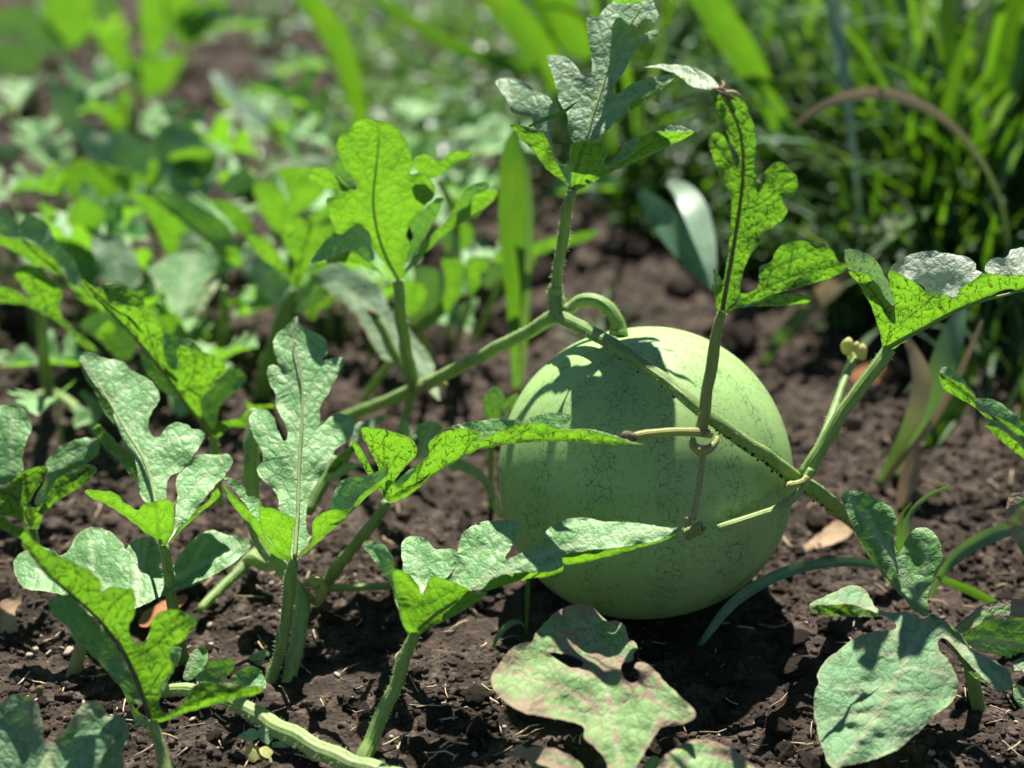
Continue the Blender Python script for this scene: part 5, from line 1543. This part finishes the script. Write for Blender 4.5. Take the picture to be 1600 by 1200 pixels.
blade('bluish grass blade slanting up to the right edge', [(1455, 935, -6, 6), (1463, 912, -6, 8), (1480, 885, -6, 15), (1510, 858, -5.5, 23), (1545, 838, -5, 24), (1580, 827, -4, 20), (1620, 824, -3, 12)], 'grass_blue', 0.14, -0.35)
blade('green grass blade lying out to the right behind the drooping leaf', [(1455, 898, -4, 6), (1490, 912, -3, 12), (1530, 930, -3, 14), (1565, 948, -3, 12), (1600, 958, -3, 7)], 'grass', 0.1, -0.1)
blade('pale thin grass blade pointing left at the right edge', [(1640, 922, 4, 12), (1600, 918, 4, 10), (1560, 914, 4, 7), (1518, 907, 4, 1.5)], 'grass', 0.1, 0.2)
blade('slender curved grass blade behind the dark two lobed leaf', [(1408, 868, -4, 8), (1412, 840, -4, 11), (1420, 810, -3.6, 11), (1432, 790, -3, 8), (1455, 772, -2.5, 7), (1486, 759, -2, 4)], 'grass_blue', 0.14)
blade('short narrow grass blade beside the slender curved one', [(1404, 866, -2, 6), (1405, 835, -2, 8), (1410, 805, -1.6, 7), (1425, 785, -1, 2)], 'grass', 0.14)
blade('tiny grass blade crossing in front of the silvery leaf', [(826, 198, 3, 3), (850, 187, 2.5, 7), (880, 175, 2.2, 6), (905, 156, 2, 1)], 'grass', 0.1, 0.2)
sd = thing('grass_seedling', 'thin grass seedling with two blades in the shade before the melon', 'grass seedling', tuple(Pg(822, 1002)))
make_ribbon('blade', sd, [(822, 1003, -8, 4), (823, 965, -8, 5), (824, 935, -8, 8), (825, 912, -8, 7), (826, 890, -8, 2)], 'grass', 0.12)
make_ribbon('blade', sd, [(820, 980, -8, 2), (813, 972, -8.3, 5), (800, 973, -8.8, 9), (785, 985, -9.4, 9), (774, 1002, -10, 6), (768, 1020, -10.4, 1)], 'grass_blue', 0.12, 0.3)

# blades behind, out of focus
blade('broad glowing grass blade rising at the top, left of centre', [(575, 250, 118, 14), (563, 190, 116, 24), (548, 120, 114, 34), (525, 60, 112, 38), (498, 20, 110, 36), (470, -15, 108, 28)], 'grass', 0.12)
blade('long arching grass blade crossing the top centre', [(905, 140, 130, 6), (860, 115, 128, 22), (790, 100, 126, 26), (720, 78, 124, 24), (650, 40, 122, 22), (585, -5, 120, 18)], 'grass', 0.1, 0.2)
blade('wide glowing grass blade leaning left behind the silvery leaf', [(900, 220, 100, 20), (880, 150, 98, 36), (850, 90, 96, 50), (805, 30, 94, 50), (765, -15, 92, 44)], 'grass', 0.14)
blade('bright yellow green broad blade at the top behind the silvery leaf', [(920, 90, 112, 20), (900, 60, 110, 50), (875, 20, 108, 60), (850, -20, 106, 50)], 'grass', 0.12)
blade('dark narrow grass blade at the top, left of the silvery leaf', [(866, 120, 104, 8), (862, 70, 103, 14), (846, 20, 102, 16), (832, -15, 101, 14)], 'grass_dark', 0.1)
blade('wide glowing grass blade at the top right of the silvery leaf', [(1212, 205, 86, 10), (1196, 150, 84, 30), (1170, 100, 82, 50), (1135, 45, 80, 52), (1095, -15, 78, 44)], 'grass', 0.12)
blade('short bright green blade below the wide glowing one', [(1242, 215, 82, 8), (1225, 185, 81, 20), (1200, 150, 80, 22), (1182, 128, 79, 8)], 'grass', 0.12)
blade('pale bluish grass blade hanging straight at the top right', [(1347, 508, 62, 3), (1345, 400, 61, 5), (1340, 300, 61.5, 8), (1334, 240, 62, 11), (1328, 190, 63, 14), (1318, 110, 65, 19), (1308, 40, 68, 23), (1300, -10, 70, 23)], 'grass_pale', 0.05, 0.6)
blade('arched brown and green grass blade at the upper right', [(1576, 566, 51, 3), (1580, 430, 48, 4), (1562, 310, 47, 6), (1520, 232, 46, 9), (1475, 186, 46, 13), (1430, 160, 46, 17), (1375, 145, 46, 18), (1320, 152, 46, 16), (1275, 172, 45, 13), (1240, 200, 44, 5)], 'grass_turning', 0.06, 0.3)
blade('pale grass blade leaning over soil at the upper left', [(468, 232, 110, 8), (445, 210, 112, 19), (410, 188, 114, 22), (375, 160, 117, 22), (345, 128, 120, 18), (332, 112, 122, 6)], 'grass_pale', 0.06, 0.5)
blade('short green grass tip at the lower end of the pale leaning blade', [(470, 248, 108, 6), (452, 228, 108, 15), (430, 205, 108, 16), (410, 195, 108, 4)], 'grass', 0.1)
blade('folded pale broad blade hanging behind the speckled upright leaf', [(1114, 445, 30, 6), (1109, 410, 31.5, 22), (1098, 365, 34, 36), (1084, 325, 36.5, 40), (1066, 298, 39, 30), (1044, 284, 41, 10)], 'grass_pale', 0.05, 0.5)
blade('dark green shaded side of the folded broad blade', [(1114, 452, 32, 8), (1090, 412, 34, 36), (1058, 368, 36, 46), (1028, 330, 38, 38), (1000, 300, 39, 16)], 'grass_matte', 0.08, 0.2)
blade('long green and brown blade lying behind the melon, right', [(1192, 572, 52, 8), (1215, 535, 52, 20), (1245, 500, 52, 26), (1280, 465, 53, 30), (1310, 440, 54, 26), (1330, 425, 55, 10)], 'grass_turning', 0.1, 0.3)
for i, (lb, mk, mt) in enumerate([
    ('dry tan and green blade leaning right, leftmost of the dying clump', [(1366, 772, 19, 6), (1385, 735, 18, 14), (1410, 690, 18, 22), (1432, 640, 18, 30), (1440, 590, 19, 30), (1425, 545, 20, 16), (1412, 520, 21, 5)], 'grass_turning'),
    ('broad blue green blade of the dying clump at the right', [(1372, 775, 20, 8), (1405, 715, 20, 24), (1440, 650, 20, 36), (1470, 580, 21, 42), (1490, 520, 23, 36), (1505, 480, 25, 12)], 'grass_blue'),
    ('straw coloured withered blade edging the dying clump', [(1370, 772, 18, 5), (1400, 728, 17, 11), (1435, 690, 16.5, 12), (1475, 630, 17, 11), (1510, 560, 18, 10), (1535, 500, 19, 4)], 'grass_dry'),
    ('dark green blade behind the dying clump', [(1400, 760, 26, 10), (1440, 700, 28, 36), (1485, 640, 30, 44), (1500, 580, 32, 30), (1505, 540, 33, 8)], 'grass_dark'),
    ('yellowed withered blade at the foot of the dying clump', [(1405, 800, 14, 10), (1415, 765, 14, 26), (1425, 735, 14.5, 28), (1432, 705, 15, 12)], 'grass_dry')]):
    blade(lb, mk, mt, 0.1, 0.25 * (i % 2), 'blades of the dying grass clump at the right')

# free clumps: each a thing with its own blades
bdat = []
for k in range(10):
    h = 1.0; N = 9
    bend = RNG.uniform(0.15, 0.75); w = RNG.uniform(0.007, 0.017)
    V = []; L = []
    for i in range(N):
        t = i / (N - 1)
        x = bend * t ** 2.2; z = t - 0.42 * bend * t ** 3
        ww = w * (0.45 + 1.3 * t) * (1 - t ** 3) + 0.0008
        for u in (-1, 0, 1):
            V.append((x - 0.25 * ww * abs(u), ww * u, z)); L.append((u, t * 18 + k * 5, t))
    F = []
    for i in range(N - 1):
        for j in range(2):
            F.append((i * 3 + j, i * 3 + j + 1, i * 3 + 4 + j, i * 3 + 3 + j))
    for mt in ('grass', 'grass_dark', 'grass_blue'):
        me = bpy.data.meshes.new('blade')
        me.from_pydata(V, [], F)
        me.polygons.foreach_set('use_smooth', np.ones(len(me.polygons), bool))
        at = me.attributes.new('luv', 'FLOAT_VECTOR', 'POINT'); at.data.foreach_set('vector', np.array(L, np.float32).ravel())
        me.materials.append(M[mt]); me.update()
        bdat.append((mt, me))
by_mat = {m_: [d for n_, d in bdat if n_ == m_] for m_ in ('grass', 'grass_dark', 'grass_blue')}


def clump(x, y, n, h, label, group, mix=(0.5, 0.35, 0.15), lean=0.5, spread=0.05):
    t = thing('grass_clump', label, 'grass clump', (x, y, float(ground_h(x, y))), group)
    for _ in range(n):
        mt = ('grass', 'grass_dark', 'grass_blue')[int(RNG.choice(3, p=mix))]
        d = by_mat[mt]
        o = bpy.data.objects.new('blade', d[int(RNG.integers(len(d)))])
        COL.objects.link(o)
        o.parent = t
        a = RNG.uniform(0, 6.28); r = spread * math.sqrt(RNG.random())
        o.location = (r * math.cos(a), r * math.sin(a), -0.005)
        s = h * RNG.uniform(0.5, 1.1)
        o.scale = (s, s * RNG.uniform(0.7, 1.3), s)
        o.rotation_euler = (RNG.normal() * 0.12, abs(RNG.normal()) * lean * 0.5, RNG.uniform(0, 6.28))
    return t


# dense tall grass, upper right
spots = []
for y in (470, 435, 400, 355, 310, 265, 225, 185, 145, 105, 70, 35, 5):
    for x in range(1010, 1680, 95):
        xx = x + RNG.uniform(-40, 40); yy = y + RNG.uniform(-18, 18)
        if yy > 330 and xx < 1310 + (yy - 330) * 1.0:
            continue
        spots.append((xx, yy))
for (x, y) in spots:
    g = Pg(x, y)
    clump(g[0], g[1], int(RNG.integers(17, 25)), RNG.uniform(0.34, 0.62), 'tall dark green grass clump out of focus at the upper right', 'tall grass at the upper right', (0.34, 0.56, 0.10), 0.75)
for (x, y) in [(700, 60), (620, 25), (780, 30), (560, 20), (840, 60), (930, 40), (720, 110), (640, 150), (790, 150), (690, 205), (760, 235), (900, 180), (980, 120), (590, 90), (960, 215), (1010, 60), (450, 20), (400, 60), (860, 250), (940, 300)]:
    g = Pg(x + RNG.uniform(-15, 15), y)
    clump(g[0], g[1], int(RNG.integers(9, 15)), RNG.uniform(0.15, 0.3), 'loose light green grass clump out of focus at the top centre', 'light grass at the top centre', (0.6, 0.2, 0.2), 0.9)
for (x, y) in [(930, 560), (955, 545), (915, 520), (985, 560)]:
    g = Pg(x, y)
    clump(g[0], g[1], 6, 0.10, 'low small grass tuft right behind the melon', 'low tufts behind the melon', (0.4, 0.3, 0.3), 1.0, 0.02)

for (x, y, h) in [(1060, 330, .16), (1110, 350, .14), (1160, 345, .2), (1210, 365, .2), (1255, 385, .2), (1295, 405, .24), (1180, 400, .12), (1240, 430, .12), (1000, 320, .13), (950, 330, .1),
                  (1310, 450, .2), (1350, 480, .26), (1400, 505, .28), (1455, 525, .26), (1510, 545, .26), (1560, 570, .28), (1600, 600, .26), (1570, 640, .2), (1610, 680, .2), (1530, 505, .34), (1590, 520, .36)]:
    g = Pg(x, y)
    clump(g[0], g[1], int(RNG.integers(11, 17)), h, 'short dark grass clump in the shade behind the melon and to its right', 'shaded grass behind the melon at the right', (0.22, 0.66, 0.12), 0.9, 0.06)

# long thin blades leaning right, out of focus
for k in range(18):
    x0 = RNG.uniform(1290, 1600); y0 = RNG.uniform(330, 500); L = RNG.uniform(190, 420); a = RNG.uniform(0.25, 1.0)
    Y0 = float(Pg(x0, y0)[1]) * 100 + 2
    w = RNG.uniform(9, 22)
    mk = [(x0 + L * t * math.sin(a * (0.45 + 0.55 * t)), y0 - L * t * math.cos(a * (0.3 + 0.7 * t)), Y0 - 8 * t + RNG.normal(), max(1.0, w * (0.5 + 1.5 * t) * (1 - t ** 2.5))) for t in np.linspace(0, 1, 6)]
    blade('long narrow grass blade leaning right at the upper right, out of focus', mk, ('grass', 'grass_dark', 'grass', 'grass_matte')[k % 4], 0.12, 0.2, 'narrow blades leaning right at the upper right')

# leafy weeds: countless small leaves, one mass
def weed_mass(name, n, xs, ys, hmax, size, mat, lab, seed, dens=0.0):
    r = np.random.default_rng(seed)
    px = r.uniform(*xs, n); py = r.uniform(*ys, n)
    g = Pg(px, py)
    k = pnoise(g[:, 0] * 4, g[:, 1] * 4, seed) + r.normal(0, 0.15, n) > dens
    g = g[k]; n = len(g)
    h = hmax * r.random(n) ** 1.3 * (0.5 + 0.8 * np.clip(pnoise(g[:, 0] * 3, g[:, 1] * 3, seed + 1) + 0.5, 0, 1))
    c = g.copy(); c[:, 2] = ground_h(g[:, 0], g[:, 1]) + h
    s = r.uniform(size * 0.5, size * 1.3, n)
    yaw = r.uniform(0, 6.28, n); tilt = r.normal(0.25, 0.5, n)
    d = np.stack([np.cos(yaw) * np.cos(tilt), np.sin(yaw) * np.cos(tilt), np.sin(tilt)], -1)
    e = np.stack([-np.sin(yaw), np.cos(yaw), r.normal(0, 0.35, n)], -1)
    wd = r.uniform(0.28, 0.5, n)[:, None]
    up = np.cross(d, e)
    P0 = c; P1 = c + d * s[:, None] * 0.5 + e * s[:, None] * wd + up * s[:, None] * 0.1
    P2 = c + d * s[:, None] - up * s[:, None] * 0.12; P3 = c + d * s[:, None] * 0.5 - e * s[:, None] * wd + up * s[:, None] * 0.1
    v = np.stack([P0, P1, P2, P3], 1).reshape(-1, 3)
    b = np.arange(n) * 4
    f = np.concatenate([np.stack([b, b + 1, b + 2], -1), np.stack([b, b + 2, b + 3], -1)])
    o = fast_mesh(name, v, f, M[mat])
    at = o.data.attributes.new('luv', 'FLOAT_VECTOR', 'POINT')
    at.data.foreach_set('vector', np.stack([np.tile([0, 1, 0, -1], n), np.repeat(r.uniform(0, 200, n), 4), np.tile([0, .5, 1, .5], n)], -1).astype(np.float32).ravel())
    o['kind'] = 'stuff'
    o['label'] = lab
    return o


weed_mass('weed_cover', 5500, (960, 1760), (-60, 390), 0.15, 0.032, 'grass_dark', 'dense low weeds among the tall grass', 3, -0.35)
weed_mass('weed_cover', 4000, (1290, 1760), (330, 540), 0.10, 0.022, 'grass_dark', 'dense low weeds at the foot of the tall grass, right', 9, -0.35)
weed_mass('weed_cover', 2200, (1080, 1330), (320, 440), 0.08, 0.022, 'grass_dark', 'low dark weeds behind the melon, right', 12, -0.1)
weed_mass('weed_cover', 1800, (1000, 1760), (-60, 400), 0.20, 0.026, 'grass', 'bright small weed leaves among the tall grass', 4, -0.05)
weed_mass('weed_cover', 350, (1000, 1760), (-60, 420), 0.20, 0.018, 'grass_blue', 'greyish small weed leaves among the tall grass', 7, -0.05)
weed_mass('weed_cover', 5000, (520, 1060), (-60, 300), 0.10, 0.026, 'grass', 'low light weeds at the top centre', 5, -0.1)
weed_mass('weed_cover', 1800, (400, 1060), (-60, 330), 0.12, 0.028, 'grass_blue', 'low greyish weeds at the top centre', 6, -0.05)
# the bed goes on beyond the frame
weed_mass('weed_cover', 6000, (-900, 2500), (-190, -40), 0.22, 0.06, 'grass_dark', 'far weeds beyond the bed', 8, -0.3)

# dead leaves on the soil
def flat_leaf(label, s, mat, lift=0.4, gY=9.5):
    q = pts(s); cx = sum(p[0] for p in q) / len(q); cy = sum(p[1] for p in q) / len(q)
    g = Pg(cx, cy); Y = g[1] * 100 - lift
    r = thing('dead_leaf', label, 'dead leaf', tuple(g))
    make_leaf(r, [(cx - 5, cy, Y), (cx + 5, cy, Y)], [('T', s, gY, 0)], [], mat, 5, 0.35, None, 'blade')
    return r


flat_leaf('tan dry leaf on the soil right of the melon', '1215,885 1240,862 1262,848 1285,829 1306,812 1322,815 1332,826 1330,835 1299,851 1257,862 1232,878', 'dry_leaf', 1.5, 8)
flat_leaf('torn rust brown dead leaf under the left leaves', '215,975 228,955 250,942 275,932 292,930 288,942 268,955 245,968 228,980', 'rust_leaf', 1.0, 8)
flat_leaf('curled brown dead leaf at the left edge', '-8,948 12,935 30,928 34,940 24,952 28,985 18,1005 -8,1010', 'dry_leaf', 1.5, 5)
flat_leaf('small orange brown dead leaf behind the flower buds', '1325,590 1345,572 1370,568 1392,575 1388,590 1360,598', 'rust_leaf', 1.5, 8)
flat_leaf('tan stalk scrap on the soil in front of the melon', '700,1118 730,1100 755,1098 768,1108 750,1118 725,1126', 'dry_leaf', 1.0, 8)
flat_leaf('pale scrap of dry stalk by the left dead leaf', '225,1005 240,985 252,980 250,992 238,1012', 'dry_leaf', 1.0, 8)

# clover-like seedling near the bottom
cl = thing('clover_seedling', 'small pale clover seedling with flower bud on the bottom edge', 'seedling', tuple(Pg(420, 1190)))
for s in ('372,1150 384,1142 394,1137 402,1142 404,1152 396,1158 384,1158', '404,1140 414,1135 424,1140 427,1152 420,1160 410,1158 404,1150', '425,1160 445,1158 462,1162 445,1168 425,1167',
          '462,1166 478,1172 490,1180 500,1195 485,1196 472,1190'):
    q = pts(s); cx = sum(p[0] for p in q) / len(q); cy = max(p[1] for p in q)
    make_leaf(cl, [(cx, cy, -23), (cx, cy - 20, -22.4)], [('T', s, 4.0, 0)], [], 'leaf_light', 4, 0.1, None, 'leaflet')
make_tube('stalk', cl, [(418, 1160, -23, 2.5), (420, 1175, -23.2, 3), (424, 1195, -24, 3)], 'stem_pale', step=4, n=6)
for q in ('382,1176 392,1164 404,1166 410,1176 402,1188 390,1190', '396,1186 410,1174 424,1178 430,1192 416,1202 402,1200', '376,1190 388,1184 400,1192 404,1206 388,1210 378,1202',
          '404,1170 416,1166 426,1174 420,1184 410,1182'):
    z = pts(q); cx = sum(p[0] for p in z) / len(z); cy = max(p[1] for p in z)
    make_leaf(cl, [(cx, cy, -24 + RNG.uniform(-0.5, 0.5)), (cx, cy - 20, -23.4)], [('T', q, 3.0, 2.0)], [], 'bud', 4, 0.8, None, 'petal')
# tiny weed by the pale stem
tw_ = thing('weed_seedling', 'tiny green weed beside the pale hairy stem', 'seedling', tuple(Pg(408, 1035)))
for s in ('388,1028 398,1020 408,1022 404,1030 394,1034', '402,1022 412,1014 420,1018 414,1028 406,1030', '395,1036 408,1030 418,1034 408,1040'):
    q = pts(s); cx = sum(p[0] for p in q) / len(q); cy = max(p[1] for p in q)
    make_leaf(tw_, [(cx, cy, -10.5), (cx, cy - 10, -10.2)], [('T', s, 4.0, 0)], [], 'leaf_light', 4, 0.1, None, 'leaflet')
